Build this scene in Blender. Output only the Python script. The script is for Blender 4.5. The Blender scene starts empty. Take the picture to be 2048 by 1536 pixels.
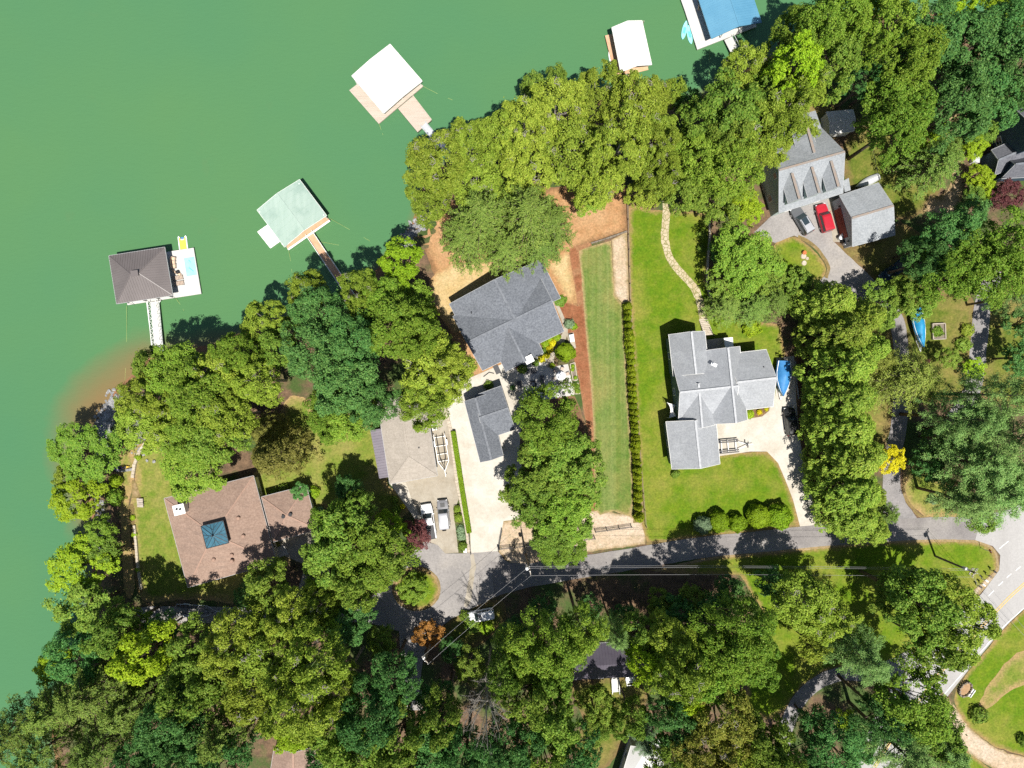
import bpy, bmesh, math, random
import numpy as np
from mathutils import Vector, Matrix, noise
from mathutils.geometry import delaunay_2d_cdt

random.seed(7)
SC = bpy.context.scene
COL = SC.collection
H, F = 120.0, 1422.6            # camera height (m) and focal length (photo px)
WZ = -1.5                       # lake level
rad = math.radians

def P(px, py, z=0.0):
    """ground plan position of a photo point known to stand at height z"""
    s = (H - z) / F
    return Vector(((px - 1024) * s, (768 - py) * s, z))

# ------------------------------------------------------------------ camera, light
cam = bpy.data.cameras.new('camera'); co = bpy.data.objects.new('camera', cam); COL.objects.link(co)
co.location = (0, 0, H); cam.angle = 2 * math.atan(1024 / F); cam.clip_end = 4000; cam.clip_start = 0.5
SC.camera = co
SUN = Vector((0.11, -0.37, 1.0)).normalized()
w = bpy.data.worlds.new('World'); SC.world = w; w.use_nodes = True
nt = w.node_tree; nt.nodes.clear()
sky = nt.nodes.new('ShaderNodeTexSky'); sky.sky_type = 'NISHITA'; sky.sun_disc = False
sky.sun_elevation = math.asin(SUN.z); sky.sun_rotation = math.atan2(SUN.x, SUN.y)
bg = nt.nodes.new('ShaderNodeBackground'); bg.inputs['Strength'].default_value = 0.058
wo = nt.nodes.new('ShaderNodeOutputWorld')
nt.links.new(sky.outputs[0], bg.inputs[0]); nt.links.new(bg.outputs[0], wo.inputs[0])
sl = bpy.data.lights.new('sun', 'SUN'); sl.energy = 4.8; sl.angle = rad(0.53); sl.color = (1.0, 0.955, 0.88)
so = bpy.data.objects.new('sun', sl); COL.objects.link(so); so.rotation_euler = SUN.to_track_quat('Z', 'Y').to_euler(); so.location = (10, -40, 100)
vs = SC.view_settings; vs.view_transform = 'Standard'; vs.look = 'None'; vs.exposure = 0.52; vs.gamma = 1
try: SC.cycles.use_denoising = False
except Exception: pass
SC.cycles.max_bounces = 6; SC.cycles.diffuse_bounces = 3; SC.cycles.glossy_bounces = 2; SC.cycles.transmission_bounces = 4
SC.cycles.transparent_max_bounces = 4

# ------------------------------------------------------------------ materials
def _nodes(name):
    m = bpy.data.materials.new(name); m.use_nodes = True
    t = m.node_tree; t.nodes.clear()
    o = t.nodes.new('ShaderNodeOutputMaterial'); b = t.nodes.new('ShaderNodeBsdfPrincipled')
    t.links.new(b.outputs[0], o.inputs[0])
    return m, t, b, o
def _coord(t, kind='Object'):
    return t.nodes.new('ShaderNodeTexCoord').outputs[kind]
def _noise(t, vec, scale, detail=4, rough=0.55, stretch=None):
    if stretch:
        mp = t.nodes.new('ShaderNodeMapping'); mp.inputs['Scale'].default_value = stretch[:3]
        if len(stretch) > 3: mp.inputs['Rotation'].default_value = (0, 0, stretch[3])
        t.links.new(vec, mp.inputs[0]); vec = mp.outputs[0]
    n = t.nodes.new('ShaderNodeTexNoise'); n.inputs['Scale'].default_value = scale
    n.inputs['Detail'].default_value = detail; n.inputs['Roughness'].default_value = rough
    t.links.new(vec, n.inputs['Vector']); return n.outputs['Fac']
def _ramp(t, fac, lo, hi):
    r = t.nodes.new('ShaderNodeMapRange'); r.clamp = True
    r.inputs['From Min'].default_value = lo; r.inputs['From Max'].default_value = hi
    t.links.new(fac, r.inputs['Value']); return r.outputs[0]
def _mix(t, fac, a, b, mode='MIX'):
    m = t.nodes.new('ShaderNodeMix'); m.data_type = 'RGBA'; m.blend_type = mode
    for sock, v in ((m.inputs[0], fac), (m.inputs[6], a), (m.inputs[7], b)):
        if hasattr(v, 'links'): t.links.new(v, sock)
        elif isinstance(v, (int, float)): sock.default_value = v
        else: sock.default_value = (*v[:3], 1)
    return m.outputs[2]
def _math(t, op, a, b=None):
    m = t.nodes.new('ShaderNodeMath'); m.operation = op
    for i, v in enumerate((a, b)):
        if v is None: continue
        if hasattr(v, 'links'): t.links.new(v, m.inputs[i])
        else: m.inputs[i].default_value = v
    return m.outputs[0]
def _attr(t, name):
    a = t.nodes.new('ShaderNodeAttribute'); a.attribute_name = name; return a.outputs['Fac']
def _bump(t, b, fac, strength=0.3, dist=0.05):
    bp = t.nodes.new('ShaderNodeBump'); bp.inputs['Strength'].default_value = strength; bp.inputs['Distance'].default_value = dist
    t.links.new(fac, bp.inputs['Height']); t.links.new(bp.outputs[0], b.inputs['Normal'])

MATS = {}
def mat(name, c, c2=None, scale=1.2, rough=0.75, metal=0.0, spec=0.3, fine=None, bump=0.0, lohi=(0.35, 0.65), stretch=None, fscale=9, c3=None, scale3=0.25):
    """plain surface with two or three mottled tones of its own"""
    m, t, b, o = _nodes(name); v = _coord(t)
    col = c
    if c2 is not None: col = _mix(t, _ramp(t, _noise(t, v, scale, 5, 0.6, stretch), *lohi), c, c2)
    if c3 is not None: col = _mix(t, _ramp(t, _noise(t, v, scale3, 4, 0.6), 0.48, 0.68), col, c3)
    if fine:
        fn = _noise(t, v, fscale, 3, 0.7)
        col = _mix(t, _ramp(t, fn, 0.3, 0.7), _mix(t, 1.0, col, (1 - fine,) * 3, 'MULTIPLY'), _mix(t, 1.0, col, (1 + fine,) * 3, 'MULTIPLY'))
        if bump: _bump(t, b, fn, bump)
    if hasattr(col, 'links'): t.links.new(col, b.inputs['Base Color'])
    else: b.inputs['Base Color'].default_value = (*col[:3], 1)
    b.inputs['Roughness'].default_value = rough; b.inputs['Metallic'].default_value = metal
    b.inputs['Specular IOR Level'].default_value = spec
    MATS[name] = m; return m

def lawn_mat(name, green, green2, dry, dirt, mow=None, edge_w=1.2, dry_amt=0.6):
    """grass: broad patches, dry spots, fine blades, ragged bare rim (attribute edge = metres to the border)"""
    m, t, b, o = _nodes(name); v = _coord(t)
    big = _noise(t, v, 0.11, 5, 0.62); mid = _noise(t, v, 0.55, 5, 0.65); fine = _noise(t, v, 3.2, 4, 0.75); fin2 = _noise(t, v, 0.85, 6, 0.8)
    col = _mix(t, _ramp(t, mid, 0.36, 0.64), green, green2)
    col = _mix(t, _math(t, 'MULTIPLY', _ramp(t, big, 0.46, 0.66), dry_amt), col, dry)
    col = _mix(t, _math(t, 'MULTIPLY', _ramp(t, fin2, 0.55, 0.75), 0.45), col, dry)
    if mow:
        s = _noise(t, v, 1.0, 3, 0.5, (mow[0], mow[1], 1, mow[2]))
        col = _mix(t, _math(t, 'MULTIPLY', _ramp(t, s, 0.4, 0.62), 0.5), col, mow[3])
    e = _math(t, 'ADD', _attr(t, 'edge'), _math(t, 'MULTIPLY', _math(t, 'SUBTRACT', fin2, 0.5), 2.6 * edge_w))
    col = _mix(t, _ramp(t, e, 0.0, edge_w), dirt, col)
    col = _mix(t, _ramp(t, fine, 0.25, 0.75), _mix(t, 1.0, col, (0.62,) * 3, 'MULTIPLY'), _mix(t, 1.0, col, (1.36,) * 3, 'MULTIPLY'))
    m2 = _noise(t, v, 1.3, 3, 0.7)
    col = _mix(t, _ramp(t, m2, 0.3, 0.7), _mix(t, 1.0, col, (0.82, 0.86, 0.8), 'MULTIPLY'), _mix(t, 1.0, col, (1.16, 1.1, 1.1), 'MULTIPLY'))
    t.links.new(col, b.inputs['Base Color']); b.inputs['Roughness'].default_value = 0.95; b.inputs['Specular IOR Level'].default_value = 0.1
    _bump(t, b, fine, 0.5, 0.08); MATS[name] = m; return m

def leaf_mat(name, c1, c2, tl=0.14, gloss=0.13, var=0.34):
    m, t, b, o = _nodes(name)
    g = t.nodes.new('ShaderNodeNewGeometry'); oi = t.nodes.new('ShaderNodeObjectInfo')
    col = _mix(t, g.outputs['Random Per Island'], c1, c2)
    v = _coord(t); n = _noise(t, v, 0.5, 3, 0.6)
    hs = t.nodes.new('ShaderNodeHueSaturation'); t.links.new(col, hs.inputs['Color'])
    val = _math(t, 'ADD', _math(t, 'MULTIPLY', oi.outputs['Random'], var), _math(t, 'ADD', _math(t, 'MULTIPLY', n, 0.5), 0.75 - var / 2))
    t.links.new(val, hs.inputs['Value'])
    hue = _math(t, 'ADD', _math(t, 'MULTIPLY', _math(t, 'FRACT', _math(t, 'MULTIPLY', oi.outputs['Random'], 17.3)), 0.022), 0.493)
    t.links.new(hue, hs.inputs['Hue'])
    t.links.new(hs.outputs[0], b.inputs['Base Color']); b.inputs['Roughness'].default_value = 0.5; b.inputs['Specular IOR Level'].default_value = gloss
    tr = t.nodes.new('ShaderNodeBsdfTranslucent'); t.links.new(_mix(t, 1.0, hs.outputs[0], (1.25, 1.2, 0.7), 'MULTIPLY'), tr.inputs[0])
    mx = t.nodes.new('ShaderNodeMixShader'); mx.inputs[0].default_value = tl
    t.links.new(b.outputs[0], mx.inputs[1]); t.links.new(tr.outputs[0], mx.inputs[2]); t.links.new(mx.outputs[0], o.inputs[0])
    MATS[name] = m; return m

# ground covers
lawn_mat('lawn_bright', (0.082, 0.163, 0.008), (0.128, 0.190, 0.012), (0.255, 0.225, 0.055), (0.28, 0.19, 0.085), dry_amt=0.65, edge_w=0.8)
lawn_mat('lawn_mown', (0.082, 0.150, 0.026), (0.135, 0.185, 0.042), (0.235, 0.205, 0.070), (0.32, 0.24, 0.12), mow=(1.1, 0.02, rad(2), (0.20, 0.24, 0.085)), dry_amt=0.75, edge_w=0.5)
lawn_mat('lawn_pale', (0.115, 0.180, 0.022), (0.190, 0.210, 0.042), (0.31, 0.25, 0.095), (0.33, 0.23, 0.11), dry_amt=0.8, edge_w=1.4)
lawn_mat('lawn_wild', (0.075, 0.120, 0.014), (0.155, 0.165, 0.034), (0.25, 0.185, 0.075), (0.17, 0.12, 0.055), dry_amt=0.8, edge_w=1.6)
lawn_mat('straw_soil', (0.33, 0.175, 0.080), (0.39, 0.225, 0.11), (0.45, 0.30, 0.17), (0.20, 0.115, 0.06), dry_amt=0.6, edge_w=1.2)
lawn_mat('pale_straw', (0.43, 0.31, 0.145), (0.47, 0.35, 0.18), (0.52, 0.42, 0.26), (0.36, 0.21, 0.10), dry_amt=0.6, edge_w=1.0)
lawn_mat('red_mulch', (0.205, 0.078, 0.038), (0.26, 0.112, 0.058), (0.33, 0.17, 0.09), (0.28, 0.15, 0.08), dry_amt=0.35, edge_w=0.25)
lawn_mat('dark_mulch', (0.11, 0.055, 0.035), (0.16, 0.085, 0.055), (0.24, 0.14, 0.08), (0.20, 0.13, 0.07), dry_amt=0.5, edge_w=0.6)
lawn_mat('gravel', (0.40, 0.305, 0.205), (0.47, 0.375, 0.275), (0.52, 0.44, 0.36), (0.28, 0.21, 0.11), dry_amt=0.7, edge_w=0.5)
lawn_mat('dirt_path', (0.34, 0.24, 0.14), (0.41, 0.30, 0.19), (0.45, 0.36, 0.25), (0.20, 0.15, 0.065), dry_amt=0.7, edge_w=0.9)
mat('white_concrete', (0.47, 0.435, 0.375), (0.54, 0.51, 0.455), 0.35, 0.9, fine=0.08, fscale=2.5, c3=(0.41, 0.37, 0.30), scale3=0.16)
mat('tan_concrete', (0.315, 0.275, 0.215), (0.375, 0.34, 0.28), 0.45, 0.9, fine=0.08, fscale=2.5, c3=(0.265, 0.225, 0.165))
mat('patio_concrete', (0.44, 0.425, 0.40), (0.50, 0.485, 0.46), 0.5, 0.85, fine=0.07, fscale=2)
mat('asphalt', (0.185, 0.172, 0.168), (0.245, 0.228, 0.222), 0.30, 0.95, fine=0.16, fscale=4, c3=(0.285, 0.268, 0.25), scale3=0.13)
mat('asphalt_old', (0.235, 0.222, 0.215), (0.295, 0.278, 0.268), 0.25, 0.95, fine=0.16, fscale=3, c3=(0.33, 0.305, 0.28), scale3=0.12)
mat('road_grey', (0.325, 0.315, 0.305), (0.385, 0.375, 0.365), 0.16, 0.95, fine=0.08, fscale=3, stretch=(1, 0.15, 1, rad(-42)))
mat('asphalt_lane', (0.205, 0.195, 0.195), (0.265, 0.25, 0.248), 0.5, 0.95, fine=0.14, fscale=4)
mat('paint_white', (0.80, 0.80, 0.78), (0.62, 0.61, 0.59), 1.5, 0.7)
mat('paint_yellow', (0.75, 0.46, 0.07), (0.62, 0.42, 0.16), 1.5, 0.7)
def forest_floor():
    m, t, b, o = _nodes('forest_floor'); v = _coord(t)
    n1 = _noise(t, v, 0.13, 5, 0.6); n2 = _noise(t, v, 0.8, 5, 0.7); n3 = _noise(t, v, 4, 3, 0.75)
    col = _mix(t, _ramp(t, n2, 0.35, 0.65), (0.085, 0.055, 0.032), (0.185, 0.115, 0.066))
    col = _mix(t, _ramp(t, n1, 0.46, 0.58), col, (0.050, 0.085, 0.016))
    col = _mix(t, _ramp(t, n3, 0.3, 0.7), _mix(t, 1.0, col, (0.7,) * 3, 'MULTIPLY'), _mix(t, 1.0, col, (1.3,) * 3, 'MULTIPLY'))
    wet = _ramp(t, _attr(t, 'shore'), -0.6, 1.6)          # clay bank near the water
    col = _mix(t, wet, (0.25, 0.125, 0.06), col)
    t.links.new(col, b.inputs['Base Color']); b.inputs['Roughness'].default_value = 0.95; _bump(t, b, n3, 0.6, 0.15)
    return m
def lake_water():
    m, t, b, o = _nodes('lake_water'); v = _coord(t)
    n1 = _noise(t, v, 0.018, 4, 0.55); n2 = _noise(t, v, 0.9, 3, 0.6, (1, 2.4, 1, rad(25))); n3 = _noise(t, v, 3.5, 2, 0.6, (1, 2, 1, rad(20)))
    col = _mix(t, _ramp(t, n1, 0.35, 0.65), (0.066, 0.180, 0.084), (0.080, 0.190, 0.076))
    far = _math(t, 'ADD', _attr(t, 'shallow'), _math(t, 'MULTIPLY', _math(t, 'SUBTRACT', _noise(t, v, 0.16, 4, 0.6), 0.5), 0.5))
    col = _mix(t, _ramp(t, far, 0.08, 0.62), col, (0.135, 0.155, 0.068))   # stirred-up clay over the shallows
    col = _mix(t, _ramp(t, far, 0.62, 1.05), col, (0.195, 0.135, 0.060))
    t.links.new(col, b.inputs['Base Color']); b.inputs['Roughness'].default_value = 0.12; b.inputs['IOR'].default_value = 1.33
    _bump(t, b, _math(t, 'ADD', n2, _math(t, 'MULTIPLY', n3, 0.4)), 0.42, 0.11)
    return m
def flagstone():
    m, t, b, o = _nodes('flagstone'); v = _coord(t)
    vo = t.nodes.new('ShaderNodeTexVoronoi'); vo.feature = 'DISTANCE_TO_EDGE'; vo.inputs['Scale'].default_value = 1.5; t.links.new(v, vo.inputs['Vector'])
    vc = t.nodes.new('ShaderNodeTexVoronoi'); vc.inputs['Scale'].default_value = 1.5; t.links.new(v, vc.inputs['Vector'])
    bw = t.nodes.new('ShaderNodeRGBToBW'); t.links.new(vc.outputs['Color'], bw.inputs[0])
    col = _mix(t, bw.outputs[0], (0.40, 0.32, 0.19), (0.47, 0.41, 0.29))
    col = _mix(t, _ramp(t, vo.outputs['Distance'], 0.02, 0.09), (0.19, 0.18, 0.06), col)
    t.links.new(col, b.inputs['Base Color']); b.inputs['Roughness'].default_value = 0.9; return m
M_FLOOR, M_WATER, M_FLAG = forest_floor(), lake_water(), flagstone()
MATS['flagstone'] = M_FLAG

# ------------------------------------------------------------------ mesh builder
def make_obj(name, verts, faces, m=None, parent=None, recalc=True, smooth=False, sharp=None, world=True):
    me = bpy.data.meshes.new(name); 
    off = parent.location if (parent is not None and world) else Vector((0, 0, 0))
    if parent is not None and world:
        pp = parent
        while pp.parent is not None:
            pp = pp.parent; off = off + pp.location
    me.from_pydata([(v[0] - off[0], v[1] - off[1], v[2] - off[2]) for v in verts], [], faces)
    if recalc:
        bm = bmesh.new(); bm.from_mesh(me); bmesh.ops.recalc_face_normals(bm, faces=bm.faces[:]); bm.to_mesh(me); bm.free()
    if smooth:
        me.polygons.foreach_set('use_smooth', [True] * len(me.polygons))
        if sharp: me.set_sharp_from_angle(angle=rad(sharp))
    o = bpy.data.objects.new(name, me); COL.objects.link(o)
    if m is not None: me.materials.append(MATS[m] if isinstance(m, str) else m)
    if parent is not None: o.parent = parent
    return o

class MB:
    def __init__(s): s.v = []; s.f = []
    def add(s, vs, fs):
        k = len(s.v); s.v += [tuple(v) for v in vs]; s.f += [[i + k for i in f] for f in fs]; return s
    def box(s, c, size, rz=0.0, R=None):
        R = R or Matrix.Rotation(rz, 3, 'Z'); c = Vector(c); hx, hy, hz = size[0] / 2, size[1] / 2, size[2] / 2
        vs = [c + R @ Vector((x, y, z)) for z in (-hz, hz) for x, y in ((-hx, -hy), (hx, -hy), (hx, hy), (-hx, hy))]
        return s.add(vs, [[3, 2, 1, 0], [4, 5, 6, 7], [0, 1, 5, 4], [1, 2, 6, 5], [2, 3, 7, 6], [3, 0, 4, 7]])
    def bar(s, a, b, wd, ht):                 # straight bar between two points, width wd, height ht
        a, b = Vector(a), Vector(b); d = (b - a); L = d.length
        if L < 1e-6: return s
        x = d / L; y = Vector((0, 0, 1)).cross(x)
        if y.length < 1e-4: y = Vector((0, 1, 0))
        y.normalize(); z = x.cross(y); R = Matrix((x, y, z)).transposed()
        return s.box((a + b) / 2, (L, wd, ht), R=R)
    def tube(s, pts, rr, n=6, cap=True):
        pts = [Vector(p) for p in pts]; rr = rr if hasattr(rr, '__len__') else [rr] * len(pts)
        k = len(s.v); up = None
        for i, p in enumerate(pts):
            d = (pts[min(i + 1, len(pts) - 1)] - pts[max(i - 1, 0)]); d = d.normalized() if d.length > 1e-9 else Vector((0, 0, 1))
            a = d.orthogonal().normalized() if up is None else (up - d * up.dot(d)).normalized()
            up = a; b = d.cross(a)
            for j in range(n):
                t = 2 * math.pi * j / n; s.v.append(tuple(p + (a * math.cos(t) + b * math.sin(t)) * rr[i]))
        for i in range(len(pts) - 1):
            for j in range(n):
                s.f.append([k + i * n + j, k + i * n + (j + 1) % n, k + (i + 1) * n + (j + 1) % n, k + (i + 1) * n + j])
        if cap:
            s.f.append([k + j for j in range(n)][::-1]); e = k + (len(pts) - 1) * n; s.f.append([e + j for j in range(n)])
        return s
    def cyl(s, c, r, h, n=12, r2=None):        # upright cylinder / cone with its base at c
        c = Vector(c); return s.tube([c, c + Vector((0, 0, h))], [r, r if r2 is None else r2], n)
    def prism(s, poly, z0, z1):                # flat polygon (xy) pulled up
        n = len(poly); vs = [(p[0], p[1], z0) for p in poly] + [(p[0], p[1], z1) for p in poly]
        return s.add(vs, [list(range(n))[::-1], list(range(n, 2 * n))] + [[i, (i + 1) % n, n + (i + 1) % n, n + i] for i in range(n)])
    def slab(s, pts, t):                       # 3-D polygon thickened downward
        n = len(pts); vs = [tuple(p) for p in pts] + [(p[0], p[1], p[2] - t) for p in pts]
        return s.add(vs, [list(range(n)), list(range(n, 2 * n))[::-1]] + [[i, (i + 1) % n, n + (i + 1) % n, n + i] for i in range(n)])
    def grid(s, rows, closed=False, cap=False):
        k = len(s.v); m = len(rows[0])
        for r in rows: s.v += [tuple(p) for p in r]
        for i in range(len(rows) - 1):
            for j in range(m if closed else m - 1):
                s.f.append([k + i * m + j, k + i * m + (j + 1) % m, k + (i + 1) * m + (j + 1) % m, k + (i + 1) * m + j])
        if cap:
            s.f.append([k + j for j in range(m)]); e = k + (len(rows) - 1) * m; s.f.append([e + j for j in range(m)][::-1])
        return s
    def ball(s, c, r, n=8, squash=1.0):
        c = Vector(c); rows = []
        for i in range(n // 2 + 1):
            a = math.pi * i / (n // 2) - math.pi / 2
            rr = max(math.cos(a), 0.02) * r
            rows.append([c + Vector((rr * math.cos(2 * math.pi * j / n), rr * math.sin(2 * math.pi * j / n), r * squash * math.sin(a))) for j in range(n)])
        return s.grid(rows, closed=True, cap=True)
    def build(s, name, m, parent=None, **k): return make_obj(name, s.v, s.f, m, parent, **k)

def tag(o, label=None, cat=None, group=None, kind=None):
    if label: o['label'] = label
    if cat: o['category'] = cat
    if group: o['group'] = group
    if kind: o['kind'] = kind
    return o
def thing(name, label, cat, loc=(0, 0, 0), rz=0.0, group=None):
    o = bpy.data.objects.new(name, None); COL.objects.link(o); o.location = loc; o.rotation_euler = (0, 0, rz); o.empty_display_size = 0.3
    return tag(o, label, cat, group)
def copy_tree(o, parent=None):
    c = o.copy(); COL.objects.link(c)
    if parent is not None: c.parent = parent
    for ch in list(o.children): copy_tree(ch, c)
    return c

# ------------------------------------------------------------------ terrain
SHORE_PX = [(-700, 1900), (40, 1700), (120, 1536), (112, 1470), (128, 1390), (165, 1300), (184, 1210), (196, 1120), (196, 1050), (184, 990), (176, 940), (188, 890), (206, 845), (224, 805),
            (252, 770), (300, 725), (350, 712), (430, 695), (500, 670), (560, 645), (640, 630), (705, 596), (760, 545), (800, 492), (826, 462), (838, 430), (848, 390), (880, 345), (925, 312),
            (1000, 280), (1090, 245), (1180, 215), (1260, 188), (1330, 218), (1400, 202), (1455, 178), (1500, 146), (1560, 112), (1640, 62), (1740, 40), (1850, 34), (1930, 40), (2048, 52), (2400, 70), (3200, 100)]
SHORE = np.array([tuple(P(x, y, WZ))[:2] for x, y in SHORE_PX])
LAND = np.vstack([SHORE, [(900, -900), (-900, -900)]])
def seg_dist(pts, poly, closed=False):
    pts = np.asarray(pts, float); a = np.asarray(poly, float); b = np.roll(a, -1, 0)
    if not closed: a, b = a[:-1], b[:-1]
    best = np.full(len(pts), 1e9)
    for p, q in zip(a, b):
        d = q - p; L = max(d @ d, 1e-12); t = np.clip(((pts - p) @ d) / L, 0, 1)
        best = np.minimum(best, np.hypot(*(pts - p - t[:, None] * d).T))
    return best
def inside(pts, poly):
    pts = np.asarray(pts, float); r = np.zeros(len(pts), bool); n = len(poly)
    for i in range(n):
        (x1, y1), (x2, y2) = poly[i], poly[(i + 1) % n]
        if y1 == y2: continue
        c = ((y1 > pts[:, 1]) != (y2 > pts[:, 1])) & (pts[:, 0] < (x2 - x1) * (pts[:, 1] - y1) / (y2 - y1) + x1); r ^= c
    return r
def shore_dist(pts):
    d = seg_dist(pts, SHORE); return np.where(inside(pts, LAND), d, -d)
def ground_np(pts):
    d = shore_dist(pts); land = np.minimum(0.0, WZ + 0.15 + d * 0.40); sea = np.maximum(WZ + 0.15 + d * 0.22, -6.0)
    return np.where(d > 0, land, sea)
def gz(x, y): return float(ground_np([(x, y)])[0])

def np_mesh(name, V, Fc, m):
    me = bpy.data.meshes.new(name); me.from_pydata(V.tolist(), [], Fc.tolist()); o = bpy.data.objects.new(name, me); COL.objects.link(o); me.materials.append(m); return o
def grid_xy(xs, ys):
    X, Y = np.meshgrid(xs, ys); nx, ny = len(xs), len(ys); i = np.arange(nx * ny).reshape(ny, nx)
    Fc = np.stack([i[:-1, :-1], i[:-1, 1:], i[1:, 1:], i[1:, :-1]], -1).reshape(-1, 4); return np.stack([X.ravel(), Y.ravel()], 1), Fc
def axis(a, b, step, far): return np.concatenate([[-far, -far * 0.6, -far * 0.35], np.arange(a, b + .01, step), [far * 0.35, far * 0.6, far]])
xy, Fc = grid_xy(axis(-125, 125, 1.25, 900), axis(-100, 100, 1.25, 900))
sd = shore_dist(xy); z = ground_np(xy)
z = z + np.where((sd > -8) & (sd < 3.2), 0.12 * np.array([noise.noise((p[0] * 0.5, p[1] * 0.5, 3)) for p in xy]), 0)
g = np_mesh('ground', np.column_stack([xy, z]), Fc, M_FLOOR); tag(g, 'brown leaf litter forest floor sloping down to the lake shore', None, None, 'structure')
at = g.data.attributes.new('shore', 'FLOAT', 'POINT'); at.data.foreach_set('value', sd)
xy, Fc = grid_xy(axis(-125, 125, 2.0, 900), axis(-100, 100, 2.0, 900))
wt = np_mesh('lake_water', np.column_stack([xy, np.full(len(xy), WZ)]), Fc, M_WATER); tag(wt, 'green lake water turning clay brown in the shallows', None, None, 'structure')
# clay shallows: wide off the left point, narrow elsewhere
def shallow(p):
    d = np.maximum(-shore_dist(p), 0.0); pts = np.asarray(p)
    reach = np.full(len(pts), 1.6)
    for (cx, cy, r, k) in ((215, 790, 170, 7.0), (150, 1010, 110, 3.0), (1460, 130, 50, 2.5), (1300, 170, 60, 1.5), (180, 870, 110, 6.0), (820, 480, 40, -1.5)):
        c = P(cx, cy, WZ); rr = r / 11.7; reach = reach + k * np.exp(-((pts[:, 0] - c.x) ** 2 + (pts[:, 1] - c.y) ** 2) / (rr * rr))
    return np.clip(1.15 - d / reach, 0, 1)
at = wt.data.attributes.new('shallow', 'FLOAT', 'POINT'); at.data.foreach_set('value', shallow(xy))

def smooth_closed(pts, n=5):
    out = []; m = len(pts)
    for i in range(m):
        p0, p1, p2, p3 = (Vector(pts[(i + k - 1) % m]) for k in range(4))
        for j in range(n):
            t = j / n; out.append(0.5 * ((2 * p1) + (-p0 + p2) * t + (2 * p0 - 5 * p1 + 4 * p2 - p3) * t * t + (-p0 + 3 * p1 - 3 * p2 + p3) * t ** 3))
    return out
def smooth_open(pts, n=6):
    pts = [Vector(p) for p in pts]; e = [2 * pts[0] - pts[1]] + pts + [2 * pts[-1] - pts[-2]]; out = []
    for i in range(1, len(e) - 2):
        p0, p1, p2, p3 = e[i - 1:i + 3]
        for j in range(n):
            t = j / n; out.append(0.5 * ((2 * p1) + (-p0 + p2) * t + (2 * p0 - 5 * p1 + 4 * p2 - p3) * t * t + (-p0 + 3 * p1 - 3 * p2 + p3) * t ** 3))
    return out + [pts[-1]]
def band(center, width):
    """polygon along a centre line given in photo px; width in px (number or list)"""
    c = smooth_open(center); n = len(c); L = []; R = []
    for i, p in enumerate(c):
        d = (c[min(i + 1, n - 1)] - c[max(i - 1, 0)]).normalized(); q = Vector((-d.y, d.x))
        if hasattr(width, '__len__'):
            f = i / (n - 1) * (len(width) - 1); k = min(int(f), len(width) - 2); wd = width[k] + (width[k + 1] - width[k]) * (f - k)
        else: wd = width
        L.append(p + q * wd / 2); R.append(p - q * wd / 2)
    return [tuple(p) for p in L + R[::-1]]
LAYER = {}
def sheet(name, px, m, layer, label, smooth=False, jit=0.0, step=None, z=None):
    pts = [Vector(p) for p in (smooth_closed([Vector(p) for p in px]) if smooth else [Vector(p) for p in px])]
    W = [P(p.x, p.y, 0).xy for p in pts]
    if jit:
        R = []
        for i, a in enumerate(W):
            b = W[(i + 1) % len(W)]; k = max(1, int((b - a).length / 0.7))
            for j in range(k):
                p = a.lerp(b, j / k); R.append(p + Vector((noise.noise((p.x * .9, p.y * .9, 1)), noise.noise((p.x * .9, p.y * .9, 9)))) * jit)
        W = R
    n = len(W); edges = [(i, (i + 1) % n) for i in range(n)]; V = [v.copy() for v in W]
    arr = np.array([tuple(v) for v in W])
    if step:
        lo, hi = arr.min(0), arr.max(0); gx, _ = grid_xy(np.arange(lo[0], hi[0], step), np.arange(lo[1], hi[1], step))
        gx = gx + np.random.default_rng(3).uniform(-.2, .2, gx.shape) * step
        gx = gx[inside(gx, arr)]; 
        if len(gx): gx = gx[seg_dist(gx, arr, True) > 0.35]
        V += [Vector(p) for p in gx]
    ov, oe, of, *_ = delaunay_2d_cdt(V, edges, [], 1, 1e-4)
    A = np.array([tuple(v) for v in ov]); LAYER['n'] = LAYER.get('n', 0) + 1; zz = layer * 0.009 + LAYER['n'] * 0.0001 + ground_np(A)
    if z is not None: zz = np.full(len(A), z)
    me = bpy.data.meshes.new(name); me.from_pydata(np.column_stack([A, zz]).tolist(), [], [list(f) for f in of])
    bm = bmesh.new(); bm.from_mesh(me); bmesh.ops.recalc_face_normals(bm, faces=bm.faces[:])
    if bm.faces and sum(f.normal.z for f in bm.faces) < 0: bmesh.ops.reverse_faces(bm, faces=bm.faces[:])
    bm.to_mesh(me); bm.free()
    o = bpy.data.objects.new(name, me); COL.objects.link(o); me.materials.append(MATS[m])
    at = me.attributes.new('edge', 'FLOAT', 'POINT'); at.data.foreach_set('value', seg_dist(A, arr, True) if len(A) else [])
    return tag(o, label, None, None, 'structure')
# ------------------------------------------------------------------ ground sheets (photo px, drawn at ground level)
S = 1.3
sheet('lawn', [(262, 900), (300, 885), (330, 900), (380, 960), (440, 978), (505, 950), (525, 905), (545, 860), (565, 815), (585, 790), (612, 800), (640, 835), (700, 850), (745, 838), (762, 900), (776, 968), (800, 985), (818, 1010), (800, 1040), (740, 1050),
       (690, 1030), (640, 1020), (632, 1065), (600, 1090), (552, 1180), (600, 1190), (560, 1210), (470, 1207), (380, 1198), (300, 1205), (276, 1180), (266, 1090), (262, 1010), (270, 955)], 'lawn_pale', 1, 'sunny lawn with dry patches round the brown hip-roofed house', True, .3, S)
sheet('lawn', [(236, 905), (262, 892), (268, 955), (258, 1010), (262, 1090), (270, 1175), (252, 1190), (243, 1090), (240, 1000)], 'lawn_pale', 2, 'narrow lower terrace of grass beside the lakeside garden wall', True, .2, S)
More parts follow.
